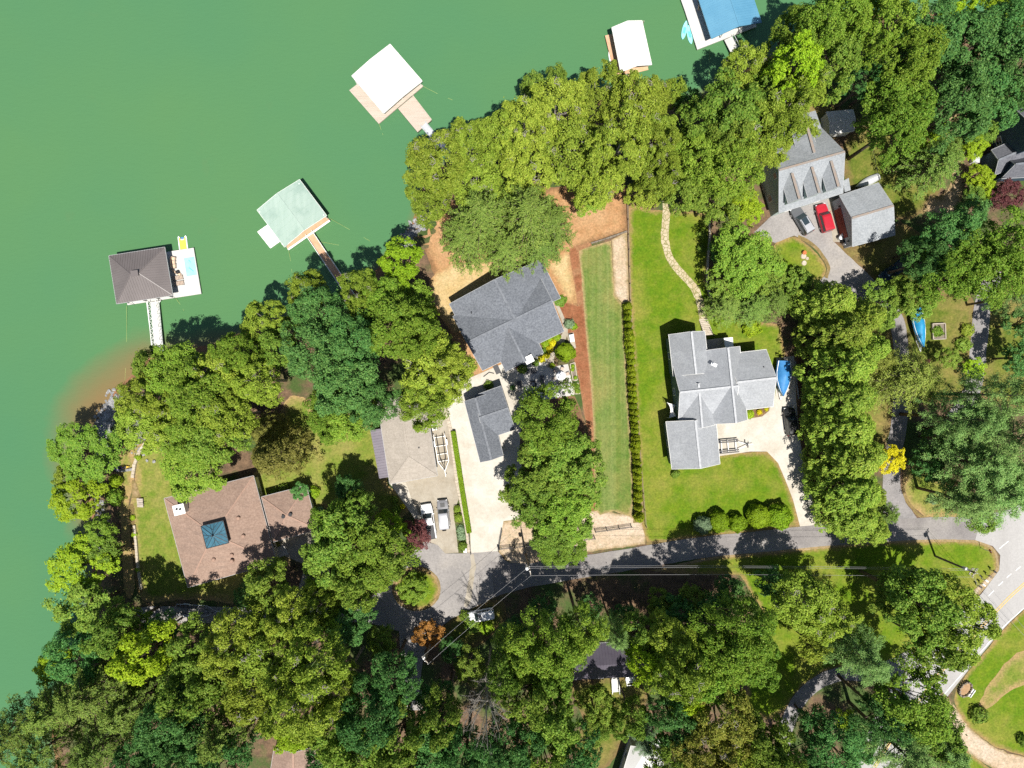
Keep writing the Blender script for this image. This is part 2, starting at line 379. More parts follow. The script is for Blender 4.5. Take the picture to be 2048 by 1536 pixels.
sheet('flower_border', [(258, 1015), (268, 1012), (270, 1060), (276, 1120), (284, 1178), (274, 1180), (266, 1110), (260, 1060)], 'lawn_wild', 3, 'weedy planted border along the garden wall above the lake', True, .1, .7)
sheet('flower_border', [(264, 960), (271, 962), (283, 995), (263, 996)], 'dirt_path', 3, 'bare wedge of gravelly soil by the garden steps', False, .1, .7)
sheet('straw_yard', [(828, 462), (850, 440), (900, 405), (1000, 380), (1150, 372), (1215, 350), (1252, 362), (1256, 466), (1180, 487), (1158, 500), (1166, 600), (1128, 640), (1040, 720), (985, 790), (960, 775), (930, 735), (905, 690), (880, 600), (862, 530), (846, 492)], 'straw_soil', 1, 'pine straw and bare soil yard round the dark grey house', False, .35, S)
sheet('straw_patch', [(858, 590), (868, 548), (905, 527), (955, 522), (1010, 512), (1062, 520), (1050, 600), (930, 670), (885, 640)], 'pale_straw', 2, 'pale straw patch behind the dark grey house', True, .3, .9)
sheet('straw_patch', [(1092, 530), (1118, 508), (1140, 494), (1146, 540), (1154, 606), (1140, 606), (1126, 590), (1112, 560)], 'pale_straw', 2, 'pale straw strip beside the dark grey house', False, .2, .7)
sheet('straw_patch', [(1006, 1042), (1090, 1034), (1192, 1020), (1262, 1030), (1292, 1050), (1290, 1088), (1200, 1100), (1110, 1122), (1052, 1146), (1030, 1138), (1000, 1106), (996, 1090)], 'gravel', 1, 'tan gravel verge behind the black rail fence', False, .25, .9)
sheet('lawn', [(1258, 408), (1300, 420), (1418, 425), (1424, 480), (1414, 560), (1432, 625), (1500, 640), (1560, 650), (1574, 720), (1562, 770), (1548, 840), (1480, 880), (1440, 908), (1534, 903), (1556, 926), (1571, 961), (1586, 1000), (1600, 1051), (1520, 1062), (1430, 1070), (1340, 1084), (1294, 1088),
       (1284, 1050), (1276, 900), (1266, 700), (1258, 560)], 'lawn_bright', 1, 'bright green lawn round the light grey cross-gabled house', False, .15, S)
sheet('lawn', [(1158, 500), (1222, 481), (1229, 590), (1247, 612), (1251, 700), (1256, 800), (1263, 900), (1267, 1000), (1262, 1034), (1228, 1022), (1200, 1030), (1191, 1020), (1188, 900), (1186, 830), (1181, 762), (1170, 640)], 'lawn_mown', 2, 'long mown strip of grass with lengthwise stripes', False, .08, S)
sheet('mulch_bed', [(1137, 500), (1148, 492), (1180, 485), (1184, 491), (1158, 502), (1170, 640), (1181, 762), (1186, 830), (1188, 900), (1191, 1022), (1179, 1022), (1183, 909), (1166, 815), (1158, 760), (1150, 728), (1142, 690), (1128, 660), (1110, 606), (1118, 588), (1130, 604), (1156, 612)], 'red_mulch', 3, 'red brown bark mulch strip along the mown grass', False, .08, .8)
sheet('gravel_strip', [(1223, 479), (1254, 464), (1258, 603), (1248, 611), (1229, 590)], 'gravel', 3, 'pinkish gravel strip at the head of the hedge', False, .08, .8)
sheet('gravel_strip', [(1249, 604), (1259, 603), (1268, 700), (1278, 850), (1290, 1044), (1266, 1046), (1270, 1000), (1259, 820), (1252, 690)], 'dirt_path', 3, 'narrow bare bed under the row of clipped arborvitae', False, .06, .8)
sheet('mulch_bed', [(1040, 862), (1100, 792), (1150, 792), (1172, 850), (1182, 1020), (1086, 1034), (1062, 1004), (1047, 940)], 'dark_mulch', 1, 'shaded bark mulch bed under the oaks beside the white driveway', False, .15, .9)
sheet('mulch_bed', [(1585, 690), (1620, 680), (1640, 800), (1650, 900), (1680, 1060), (1644, 1048), (1626, 1002), (1609, 936), (1598, 868), (1591, 790)], 'dark_mulch', 2, 'dark mulch strip under the tall cypress screen', False, .15, .9)
sheet('lawn', [(1300, 1142), (1420, 1116), (1598, 1099), (1763, 1084), (1914, 1081), (1963, 1086), (1986, 1099), (1994, 1117), (1992, 1142), (1957, 1186), (1838, 1298), (1800, 1326), (1700, 1330), (1650, 1342), (1606, 1372), (1572, 1420), (1536, 1440), (1490, 1420), (1500, 1330), (1530, 1230), (1480, 1150), (1400, 1150)], 'lawn_bright', 1, 'sunlit lawn between the side road and the main road', False, .2, S)
sheet('lawn', [(2150, 1150), (2062, 1206), (2020, 1246), (1992, 1276), (1934, 1348), (1912, 1380), (1908, 1400), (1916, 1424), (1944, 1462), (1990, 1494), (2048, 1512), (2200, 1530), (2200, 1300)], 'lawn_bright', 1, 'roadside lawn beyond the main road at the right edge', False, .2, S)
sheet('lawn', [(2200, 1270), (2050, 1300), (2000, 1340), (1960, 1400), (1972, 1420), (2048, 1370), (2200, 1360)], 'lawn_pale', 2, 'rough weedy bank across the roadside lawn', True, .4, .9)
sheet('lawn', [(1905, 1482), (1935, 1502), (1990, 1545), (2000, 1600), (1880, 1600), (1880, 1520)], 'lawn_bright', 1, 'grass verge below the gravel drive in the corner', False, .2, S)
sheet('lawn', [(1808, 936), (1830, 925), (1900, 970), (1960, 1010), (1943, 1036), (1851, 1034), (1820, 1010), (1808, 984)], 'lawn_pale', 1, 'triangle of grass inside the bend of the narrow lane', False, .2, .9)
sheet('lawn', [(1586, 474), (1612, 488), (1634, 508), (1650, 532), (1648, 552), (1630, 565), (1590, 566), (1552, 540), (1548, 490)], 'lawn_bright', 2, 'small lawn inside the curve of the dormered house driveway', True, .1, .9)
sheet('lawn', [(1668, 488), (1700, 494), (1760, 470), (1800, 440), (1860, 480), (1850, 560), (1780, 600), (1725, 536)], 'lawn_wild', 1, 'shaded grass below the red-doored garage', False, .3, S)
sheet('lawn', [(1690, 280), (1780, 240), (1860, 280), (1890, 330), (1870, 400), (1800, 440), (1700, 380)], 'lawn_wild', 1, 'patchy yard between the white shed and the woods', True, .4, S)
sheet('dirt_path', band([(1905, 210), (1900, 270), (1915, 330), (1912, 380), (1880, 420), (1850, 405)], [18, 30, 22, 30, 60, 40]), 'dirt_path', 2, 'bare tan clay track winding past the navy house', False, .3, .9)
sheet('lawn', [(1700, 640), (1780, 630), (1790, 800), (1760, 900), (1700, 900), (1690, 760)], 'lawn_wild', 1, 'weedy ground between the cypress screen and the lane', True, .3, S)
sheet('lawn', [(1812, 600), (1940, 590), (1950, 700), (1935, 790), (1840, 800), (1815, 720)], 'lawn_wild', 1, 'weedy ground round the wooden raised bed', True, .3, S)
sheet('lawn', [(1970, 590), (2150, 590), (2150, 800), (1960, 790)], 'lawn_wild', 1, 'deep shaded grass at the right edge', True, .3, S)
sheet('lawn', [(1140, 1370), (1180, 1360), (1260, 1350), (1300, 1370), (1280, 1430), (1240, 1500), (1180, 1560), (1150, 1500), (1165, 1440)], 'lawn_wild', 1, 'grassy clearing below the black metal roof', True, .4, S)
sheet('lawn', [(900, 1240), (935, 1220), (1000, 1200), (1010, 1240), (960, 1290), (900, 1300), (880, 1272)], 'lawn_wild', 1, 'scrubby verge where the white car is parked', True, .3, .9)
sheet('lawn', [(1440, 165), (1500, 200), (1640, 190), (1690, 240), (1640, 300), (1520, 330), (1440, 300)], 'lawn_wild', 1, 'shaded shore garden behind the dormered house', True, .4, S)
# paths, drives, roads
sheet('stone_path', band([(1333, 395), (1332, 440), (1330, 480), (1342, 520), (1366, 550), (1388, 575), (1400, 605), (1406, 640)], 15), 'flagstone', 4, 'curving cream flagstone path across the lawn', False, .12)
sheet('driveway', [(894, 812), (930, 760), (962, 746), (1004, 728), (1036, 748), (1060, 800), (1041, 863), (1039, 897), (1044, 939), (1062, 1000), (1084, 1033), (1007, 1042), (996, 1102), (942, 1107), (940, 1063), (904, 858)], 'white_concrete', 4, 'bright white concrete driveway beside the charcoal-roofed garage')
sheet('patio', [(1004, 728), (1040, 700), (1098, 700), (1100, 735), (1136, 728), (1149, 790), (1100, 798), (1062, 802), (1036, 748)], 'patio_concrete', 5, 'concrete patio behind the dark grey house')
sheet('footpath', band([(1100, 735), (1102, 712), (1112, 694), (1126, 676), (1131, 655), (1118, 620), (1108, 600)], [14, 14, 13, 12, 8, 7, 7]), 'tan_concrete', 6, 'curving grey path between the round shrub and the house')
sheet('equipment_pad', [(1133, 667), (1147, 665), (1152, 696), (1140, 698)], 'tan_concrete', 7, 'small concrete pad beside the round shrub')
sheet('driveway', [(850, 800), (892, 800), (902, 860), (914, 965), (917, 1000), (907, 1022), (917, 1105), (889, 1107), (875, 1090), (862, 1085), (850, 1083), (838, 1050), (820, 1005), (784, 967), (868, 950)], 'tan_concrete', 4, 'tan concrete driveway below the tan-roofed garage')
sheet('footpath', [(776, 962), (812, 965), (826, 1005), (845, 1040), (838, 1050), (812, 1012)], 'white_concrete', 5, 'pale wedge of concrete walk at the corner of the tan-roofed garage')
sheet('footpath', [(718, 835), (728, 828), (758, 822), (760, 838), (722, 845)], 'dirt_path', 3, 'short timber landing by the tan-roofed garage', False, 0, .6)
sheet('driveway', [(556, 1078), (636, 1056), (652, 1090), (660, 1140), (640, 1200), (600, 1225), (592, 1190), (612, 1130), (570, 1112)], 'tan_concrete', 4, 'tan concrete apron below the small brown garage')
sheet('footpath', [(553, 1095), (568, 1090), (578, 1108), (558, 1115)], 'patio_concrete', 5, 'short slab walk between the brown house and its garage')
sheet('driveway', [(1431, 845), (1494, 838), (1546, 812), (1552, 780), (1552, 716), (1588, 712), (1592, 795), (1598, 868), (1609, 936), (1626, 1002), (1644, 1049), (1600, 1053), (1586, 1000), (1571, 961), (1556, 926), (1534, 903), (1500, 903), (1439, 912)], 'white_concrete', 4, 'white concrete driveway curving from the light grey house to the road')
sheet('flower_border', [(1494, 822), (1540, 812), (1538, 822), (1524, 833), (1495, 838)], 'dark_mulch', 5, 'flower border at the corner of the light grey house', False, .05, .6)
sheet('driveway', [(1508, 465), (1538, 436), (1560, 415), (1610, 400), (1690, 385), (1700, 470), (1690, 484), (1668, 484), (1724, 537), (1790, 600), (1770, 620), (1740, 605), (1690, 590), (1632, 567), (1652, 550), (1656, 530), (1640, 505), (1621, 486), (1588, 471), (1550, 486)], 'asphalt_old', 4, 'worn grey driveway in front of the dormered house', False, .12)
sheet('garage_apron', [(1655, 400), (1682, 392), (1700, 470), (1690, 482), (1666, 484)], 'tan_concrete', 5, 'concrete apron before the red garage door')
sheet('road', band([(1735, 580), (1775, 615), (1795, 650), (1803, 720), (1802, 800), (1796, 860), (1785, 920), (1783, 975), (1790, 1010), (1800, 1060)], [30, 30, 30, 30, 32, 32, 32, 36, 44, 90]), 'asphalt_lane', 5, 'narrow asphalt lane running up past the yellow tree', False, .1)
sheet('road', band([(1990, 540), (1966, 610), (1957, 690), (1944, 780), (1900, 850)], 34), 'asphalt_lane', 4, 'shaded dirt-edged lane near the right edge', False, .15)
sheet('road', band([(985, 1158), (1060, 1150), (1150, 1136), (1250, 1120), (1345, 1104), (1427, 1092), (1510, 1084), (1600, 1075), (1720, 1065), (1850, 1057), (1960, 1057), (2060, 1060), (2200, 1060)], [70, 46, 44, 43, 43, 42, 42, 43, 43, 44, 46, 110, 150]), 'asphalt', 6, 'grey side road crossing from the turning circle to the main road', False, .08)
sheet('road', [(2220, 900), (2080, 985), (2020, 1020), (1960, 1040), (1950, 1080), (1985, 1092), (2000, 1110), (1998, 1140), (1962, 1188), (1842, 1300), (1800, 1345), (1752, 1430), (1705, 1536), (1668, 1640), (1760, 1640), (1800, 1536), (1842, 1470), (1884, 1406), (1932, 1345), (1992, 1273), (2022, 1241), (2062, 1203), (2220, 1080)], 'road_grey', 7, 'pale grey main road slanting down the right side')
sheet('road', band([(1830, 1318), (1780, 1338), (1730, 1347), (1685, 1347), (1645, 1360), (1608, 1388), (1582, 1430), (1566, 1490), (1560, 1600)], [44, 36, 30, 28, 28, 28, 28, 28, 28]), 'asphalt_lane', 5, 'curved asphalt drive leaving the main road at the bottom', False, .1)
sheet('gravel_drive', band([(1868, 1408), (1895, 1425), (1918, 1458), (1960, 1498), (2020, 1528), (2120, 1545)], [60, 38, 36, 38, 40, 40]), 'gravel', 8, 'pale gravel drive branching off the main road', False, .3, .9)
sheet('road', [(850, 1082), (875, 1090), (890, 1107), (942, 1106), (996, 1102), (1010, 1120), (1035, 1136), (1045, 1172), (985, 1196), (934, 1222), (902, 1238), (872, 1262), (850, 1300), (842, 1345), (845, 1420), (815, 1420), (806, 1350), (800, 1300), (799, 1262), (759, 1251), (724, 1242), (660, 1250), (560, 1246), (420, 1246), (250, 1246), (240, 1224), (300, 1212), (420, 1213), (560, 1216), (640, 1214), (720, 1212), (760, 1180), (794, 1150), (820, 1110)], 'asphalt_old', 5, 'grey asphalt turning circle with a drive to the left', False, .08)
sheet('patched_asphalt', band([(944, 1108), (946, 1130), (942, 1160), (936, 1200), (930, 1214)], [6, 11, 12, 12, 6]), 'tan_concrete', 6, 'pale repaired strip down the turning circle', False, .25)
sheet('kerb', [(833 + 49 * math.cos(a), 1177 + 45 * math.sin(a)) for a in np.linspace(0, 6.2, 26)], 'dirt_path', 6, 'bare earth rim round the grass traffic island', False, .12, .6)
sheet('lawn', [(835 + 42 * math.cos(a), 1178 + 40 * math.sin(a)) for a in np.linspace(0, 6.2, 26)], 'lawn_bright', 7, 'round grass island in the turning circle', False, .12, .7)
# verges of pale grit along the side road
sheet('gravel_strip', band([(1310, 1142), (1427, 1116), (1598, 1099), (1763, 1084), (1914, 1081), (1963, 1086), (1986, 1099), (1994, 1118), (1990, 1145), (1956, 1188)], 5), 'gravel', 3, 'thin gritty verge on the lower side of the side road', False, .12, .6)
sheet('gravel_strip', band([(1810, 930), (1808, 984), (1822, 1012), (1852, 1036), (1945, 1038)], 6), 'dirt_path', 3, 'thin gritty verge inside the lane bend', False, .12, .6)
sheet('gravel_strip', band([(1292, 1087), (1400, 1074), (1480, 1068), (1600, 1053)], 6), 'dirt_path', 3, 'thin bare verge on the upper side of the side road', False, .15, .6)
sheet('gravel_strip', band([(2006, 1128), (1990, 1150), (1955, 1182), (1925, 1210)], 12), 'gravel', 4, 'gritty strip under the mailbox row', False, .15, .6)
sheet('gravel_strip', band([(1596, 473), (1622, 487), (1642, 508), (1656, 534), (1652, 556)], 7), 'dirt_path', 5, 'tan gritty edge of the driveway lawn', False, .1, .6)
# road paint: sheets just above the tarmac
sheet('road_marking', band([(1711, 1530), (1756, 1458), (1829, 1357), (1873, 1306), (1881, 1297)], 1.6), 'paint_white', 9, 'white edge line on the left side of the main road')
for (a, b), l in zip((((1976, 1192), (1987, 1181)), ((1996, 1171), (2005, 1163)), ((2013, 1155), (2022, 1147)), ((2031, 1141), (2040, 1133)), ((1998, 1097), (2016, 1082))), ('lowest white dash across the road mouth', 'second white dash from the mailbox row', 'third white dash from the mailbox row', 'highest white dash across the road mouth', 'white stop line at the end of the side road')):
    sheet('road_marking', band([a, b], 1.8), 'paint_white', 9, l)
sheet('road_marking', band([(2075, 1192), (2017, 1243), (1988, 1273), (1927, 1343), (1875, 1403)], 1.8), 'paint_white', 9, 'white edge line on the right side of the main road')
for k, l in ((-1.6, 'left'), (1.6, 'right')):
    sheet('road_marking', band([(2075 + k, 1143 + k * .8), (2041 + k, 1174 + k * .8), (2005 + k, 1208 + k * .8), (1902 + k, 1320 + k * .8), (1858 + k, 1373 + k * .8), (1795 + k, 1461 + k * .8), (1748 + k, 1535 + k * .8)], 1.5), 'paint_yellow', 9, l + ' stripe of the double yellow centre line')
# ------------------------------------------------------------------ building materials
def shingle(name, c1, c2, row=0.0, ang=0.0, streak=None):
    m, t, b, o = _nodes(name); v = _coord(t)
    n1 = _noise(t, v, 3.6, 2, 0.8); n2 = _noise(t, v, 0.5, 4, 0.6); n3 = _noise(t, v, 0.9, 4, 0.6, (0.4, 2.5, 1, ang))
    col = _mix(t, _ramp(t, n1, 0.34, 0.66), c1, c2)
    col = _mix(t, _ramp(t, n2, 0.3, 0.75), _mix(t, 1.0, col, (0.9,) * 3, 'MULTIPLY'), _mix(t, 1.0, col, (1.1,) * 3, 'MULTIPLY'))
    if streak: col = _mix(t, _math(t, 'MULTIPLY', _ramp(t, n3, 0.52, 0.72), 0.6), col, streak)
    t.links.new(col, b.inputs['Base Color']); b.inputs['Roughness'].default_value = 0.9; b.inputs['Specular IOR Level'].default_value = 0.25
    _bump(t, b, n1, 0.35, 0.03); MATS[name] = m
shingle('shingle_brown', (0.235, 0.160, 0.125), (0.33, 0.235, 0.185), streak=(0.19, 0.14, 0.115))
shingle('shingle_tan', (0.31, 0.275, 0.235), (0.39, 0.35, 0.305), streak=(0.27, 0.24, 0.20))
shingle('shingle_charcoal', (0.105, 0.115, 0.135), (0.185, 0.20, 0.225))
shingle('shingle_grey', (0.275, 0.29, 0.31), (0.365, 0.38, 0.40), streak=(0.25, 0.26, 0.285))
shingle('shingle_dormer', (0.235, 0.255, 0.275), (0.335, 0.355, 0.375))
shingle('shingle_navy', (0.10, 0.105, 0.125), (0.16, 0.165, 0.185))
mat('ridge_light', (0.46, 0.475, 0.49), (0.36, 0.37, 0.39), 2.5)
mat('ridge_dark', (0.12, 0.13, 0.15), (0.20, 0.215, 0.24), 2.5)
mat('ridge_rust', (0.27, 0.205, 0.16), (0.25, 0.23, 0.215), 3)
mat('ridge_brown', (0.36, 0.235, 0.175), (0.29, 0.19, 0.15), 2.5)
mat('metal_taupe', (0.135, 0.118, 0.115), (0.16, 0.14, 0.137), 0.3, 0.45, spec=0.5)
mat('metal_mint', (0.345, 0.44, 0.385), (0.30, 0.40, 0.345), 0.5, 0.45, spec=0.5, stretch=(3, 0.4, 1, rad(38)), c3=(0.24, 0.34, 0.29), scale3=0.35)
mat('metal_white', (0.66, 0.65, 0.63), (0.58, 0.565, 0.545), 0.25, 0.5, spec=0.5)
mat('metal_blue', (0.088, 0.25, 0.385), (0.11, 0.285, 0.42), 0.4, 0.4, spec=0.5)
mat('metal_plum', (0.085, 0.075, 0.10), (0.105, 0.095, 0.12), 0.5, 0.5)
mat('metal_purple', (0.17, 0.155, 0.185), (0.21, 0.19, 0.22), 0.5, 0.5)
mat('skylight_blue', (0.045, 0.125, 0.175), (0.06, 0.16, 0.22), 1.2, 0.12, spec=0.7)
mat('wall_cream', (0.62, 0.56, 0.45), (0.66, 0.60, 0.50), 0.8)
mat('wall_brick', (0.36, 0.20, 0.14), (0.44, 0.27, 0.19), 1.5)
mat('wall_slate', (0.10, 0.15, 0.20), (0.12, 0.17, 0.22), 1)
mat('wall_sage', (0.38, 0.47, 0.44), (0.42, 0.51, 0.48), 0.8)
mat('wall_grey', (0.33, 0.35, 0.38), (0.37, 0.39, 0.42), 0.8)
mat('wall_navy', (0.05, 0.085, 0.125), (0.06, 0.10, 0.145), 1)
mat('wall_white', (0.74, 0.73, 0.70), (0.70, 0.69, 0.66), 0.8)
mat('trim_white', (0.80, 0.79, 0.76), rough=0.6)
mat('trim_grey', (0.42, 0.43, 0.44), rough=0.6)
mat('glass', (0.03, 0.045, 0.055), rough=0.06, spec=0.6)
mat('garage_red', (0.24, 0.045, 0.032), (0.27, 0.055, 0.04), 0.8)
mat('dark_metal', (0.025, 0.025, 0.028), rough=0.5)
mat('alu', (0.62, 0.64, 0.66), (0.54, 0.56, 0.58), 1.5, 0.45, metal=0.3)
mat('white_paint', (0.84, 0.84, 0.82), rough=0.5)
mat('deck_white', (0.58, 0.57, 0.545), (0.50, 0.49, 0.465), 0.6, 0.8, fine=0.05, fscale=3)
mat('deck_wood', (0.42, 0.35, 0.29), (0.52, 0.45, 0.385), 1.0, 0.85, stretch=(0.25, 6, 1, rad(-52)), fine=0.1)
mat('deck_brown', (0.50, 0.28, 0.17), (0.58, 0.36, 0.23), 1.0, 0.85, fine=0.12)
mat('deck_orange', (0.50, 0.33, 0.19), (0.56, 0.40, 0.25), 1.0, 0.85, fine=0.12)
mat('wood_grey', (0.36, 0.31, 0.26), (0.44, 0.39, 0.33), 1.5, 0.85)
mat('wood_pole', (0.16, 0.13, 0.10), (0.22, 0.19, 0.15), 2, 0.9)
mat('stone_block', (0.40, 0.34, 0.26), (0.50, 0.44, 0.36), 2.0, 0.9, fine=0.2, fscale=5)
mat('stone_grey', (0.20, 0.20, 0.205), (0.36, 0.36, 0.36), 0.8, 0.9, fine=0.2)

def ribs(mb, poly, along, spacing, wd=0.07, ht=0.06, lift=0.0):
    """raised seams on a planar convex roof face, running in the direction along"""
    poly = [Vector(p) for p in poly]; n = (poly[1] - poly[0]).cross(poly[2] - poly[0]).normalized()
    if n.z < 0: n = -n
    u = Vector(along); u = (u - n * u.dot(n)).normalized(); q = n.cross(u)
    ts = [p.dot(q) for p in poly]; k = min(ts) + spacing / 2
    while k < max(ts):
        hit = []
        for i, a in enumerate(poly):
            b = poly[(i + 1) % len(poly)]; ta, tb = a.dot(q), b.dot(q)
            if (ta - k) * (tb - k) < 0: hit.append(a.lerp(b, (k - ta) / (tb - ta)))
        if len(hit) == 2 and (hit[0] - hit[1]).length > 0.3:
            a, b = hit; x = (b - a).normalized(); R = Matrix((x, n.cross(x), n)).transposed()
            mb.box((a + b) / 2 + n * (ht / 2 - 0.01 + lift), ((b - a).length - 0.04, wd, ht), R=R)
        k += spacing

class House:
    def __init__(s, name, label, cat, at, z=0.0):
        c = P(*at); s.root = thing(name, label, cat, (c.x, c.y, z)); s.R, s.W, s.C, s.T, s.B = MB(), MB(), MB(), MB(), MB(); s.z0 = z; s.wins = []; s.faces = []
    def wing(s, q, ze, rise, ax=0, ov=0.45, hip=(0, 0), floor=None, walls=True, cap=True, win=True, t=0.16, capw=0.32, dz=0.0):
        """q: four eave corners in photo px (clockwise from top left) seen at height ze"""
        A, B, C, D = [P(x, y, ze + s.z0) for x, y in q]
        if ax == 1: A, B, C, D = D, A, B, C                # ridge runs from mid(A,D) to mid(B,C)
        for p in (A, B, C, D): p.z += dz
        m0, m1 = (A + D) / 2, (B + C) / 2; dr = (m1 - m0).normalized(); half = (A - D).length / 2
        r0, r1 = m0 + dr * hip[0] * half, m1 - dr * hip[1] * half
        if (r1 - r0).dot(dr) < 0.05: r0 = (r0 + r1) / 2; r1 = r0.copy()
        r0.z += rise; r1.z += rise; pyr = (r0 - r1).length < 0.02
        top = [[A, B, r1, r0] if not pyr else [A, B, r0], [C, D, r0, r1] if not pyr else [C, D, r0]]
        if hip[0]: top.append([D, A, r0])
        if hip[1]: top.append([B, C, r1])
        out = [A, B] + ([] if hip[1] else [r1]) + [C, D] + ([] if hip[0] else [r0])
        dn = Vector((0, 0, -t)); k = MB()
        for f in top: k.add(f, [list(range(len(f)))]); k.add([p + dn for p in f], [list(range(len(f)))[::-1]])
        for i, a in enumerate(out):
            b = out[(i + 1) % len(out)]; k.add([a, b, b + dn, a + dn], [[0, 1, 2, 3]])
        bm = bmesh.new(); vv = [bm.verts.new(v) for v in k.v]
        for f in k.f:
            try: bm.faces.new([vv[i] for i in f])
            except ValueError: pass
        bmesh.ops.remove_doubles(bm, verts=bm.verts[:], dist=1e-3); bmesh.ops.recalc_face_normals(bm, faces=bm.faces[:]); bm.verts.index_update()
        s.R.add([v.co.copy() for v in bm.verts], [[v.index for v in f.verts] for f in bm.faces]); bm.free()
        s.faces.append((top, dr))
        # edge boards 2 cm proud of the roof edge
        cen = (A + B + C + D) / 4
        for a, b in zip(out, out[1:] + out[:1]):
            o3 = (a + b) / 2 - cen; d = (b - a).normalized(); nrm = Vector((d.y, -d.x, 0)); nrm = nrm if nrm.dot(o3) > 0 else -nrm
            if nrm.length > 1e-6: nrm.normalize()
            s.T.bar(a + nrm * 0.03 + Vector((0, 0, -t * .55)), b + nrm * 0.03 + Vector((0, 0, -t * .55)), 0.05, t * .9)
        if cap:
            up = Vector((0, 0, 0.03))
            if not pyr: s.C.bar(r0 + up, r1 + up, capw, 0.06)
            if hip[0]: s.C.bar(A.lerp(r0, .02) + up, r0 + up, capw * .8, 0.05); s.C.bar(D.lerp(r0, .02) + up, r0 + up, capw * .8, 0.05)
            if hip[1]: s.C.bar(B.lerp(r1, .02) + up, r1 + up, capw * .8, 0.05); s.C.bar(C.lerp(r1, .02) + up, r1 + up, capw * .8, 0.05)
        if walls:
            y = (A - D).normalized(); x = dr; fz = s.z0 if floor is None else floor; slope = rise / half
            a, b, c, d = A + (x - y) * ov, B - (x + y) * ov, C - (x - y) * ov, D + (x + y) * ov
            zt = A.z - t + slope * ov - 0.03
            bot = [Vector((p.x, p.y, fz)) for p in (a, b, c, d)]; tp = [Vector((p.x, p.y, zt)) for p in (a, b, c, d)]
            s.W.add(bot + tp, [[0, 1, 5, 4], [1, 2, 6, 5], [2, 3, 7, 6], [3, 0, 4, 7], [4, 5, 6, 7]])
            gh = rise - t - slope * 0.02 - (slope * ov) - 0.03
            for e, (i, j), h in ((m0 + x * ov, (0, 3), hip[0]), (m1 - x * ov, (1, 2), hip[1])):
                if not h and gh > 0.3:
                    pk = Vector((e.x, e.y, zt + gh)); inn = x * (0.15 if i == 0 else -0.15)
                    s.W.add([tp[i], tp[j], pk, tp[i] + inn, tp[j] + inn, pk + inn], [[0, 1, 2], [5, 4, 3], [0, 3, 4, 1], [1, 4, 5, 2], [2, 5, 3, 0]])
            if win:
                for p, q2 in ((a, b), (b, c), (c, d), (d, a)):
                    s.wins.append((p.copy(), q2.copy(), fz, zt, cen.copy()))
        return A, B, C, D, r0, r1
    def windows(s, frame='trim_white', pane='glass', maxn=8, skip=()):
        n = 0
        for wi, (p, q, z0, z1, cen) in enumerate(s.wins):
            if wi in skip: continue
            L = (q - p).length; k = int(L / 4.2)
            d = (q - p).normalized() if L > 0 else None
            if not k: continue
            nr = Vector((d.y, -d.x, 0)); mid = (p + q) / 2
            if nr.dot(mid - cen) < 0: nr = -nr
            ang = math.atan2(d.y, d.x)
            for i in range(k):
                if n >= maxn: return
                c = p.lerp(q, (i + .5) / k); zc = z0 + min(1.55, (z1 - z0) * .55); h = min(1.3, (z1 - z0) * .5)
                f = MB(); cc = Vector((c.x, c.y, zc)) + nr * 0.03
                for sx in (-.6, .6): f.box(cc + d * sx, (0.09, 0.08, h + .09), ang)
                for sz in (-h / 2, h / 2): f.box(cc + Vector((0, 0, sz)), (1.11, 0.076, 0.09), ang)
                f.box(cc, (1.11, 0.06, 0.05), ang)
                fo = f.build('window', frame, s.root)
                MB().box(cc - nr * 0.015, (1.12, 0.03, h - .06), ang).build('pane', pane, fo); n += 1
    def done(s, roof, wall, cap=None, trim='trim_white', rib=None):
        s.roof = s.R.build('roof', roof, s.root, recalc=False)
        if s.W.v: s.W.build('wall', wall, s.root)
        if s.C.v and cap: s.C.build('ridge_cap', cap, s.root if rib is None else s.roof)
        s.T.build('fascia', trim, s.root)
        if rib:
            mb = MB()
            for top, dr in s.faces:
                for i, f in enumerate(top):
                    n = (f[1] - f[0]).cross(f[2] - f[0]).normalized(); n = n if n.z > 0 else -n
                    ribs(mb, f, Vector((n.x, n.y, 0)), rib)
            mb.build('seam', roof, s.roof)
        return s.root
def part(mb, name, m, root, label=None, **k):
    o = mb.build(name, m, root, **k)
    if label: o['label'] = label
    return o

# --- brown hip-roofed house and its pyramid garage
h = House('house', 'large brown shingled hip-roofed house with a blue skylight cupola and white chimney', 'house', (440, 1062))
A, B, C, D, r0, r1 = h.wing([(328, 997), (507, 951.5), (553, 1125), (375.5, 1175)], 3.1, 2.7, hip=(1, 1), capw=0.3)
apx = (r0 + r1) / 2; h.windows(maxn=10); root = h.done('shingle_brown', 'wall_cream', 'ridge_brown', 'trim_grey')
cu = P(428, 1070, 6.4); d = (B - A).normalized(); ang = math.atan2(d.y, d.x)
R3 = Matrix.Rotation(ang, 3, 'Z'); cu.z = 0
part(MB().box((cu.x, cu.y, 5.45), (3.3, 3.3, 1.1), ang), 'cupola_base', 'dark_metal', root)
sk = MB(); ap = Vector((cu.x, cu.y, 6.75)); cs = [Vector((cu.x, cu.y, 6.05)) + R3 @ Vector((x * 1.85, y * 1.85, 0)) for x, y in ((-1, -1), (1, -1), (1, 1), (-1, 1))]
sk.add(cs + [ap], [[0, 1, 4], [1, 2, 4], [2, 3, 4], [3, 0, 4], [3, 2, 1, 0]]); so_ = part(sk, 'skylight', 'skylight_blue', root)
gl = MB()
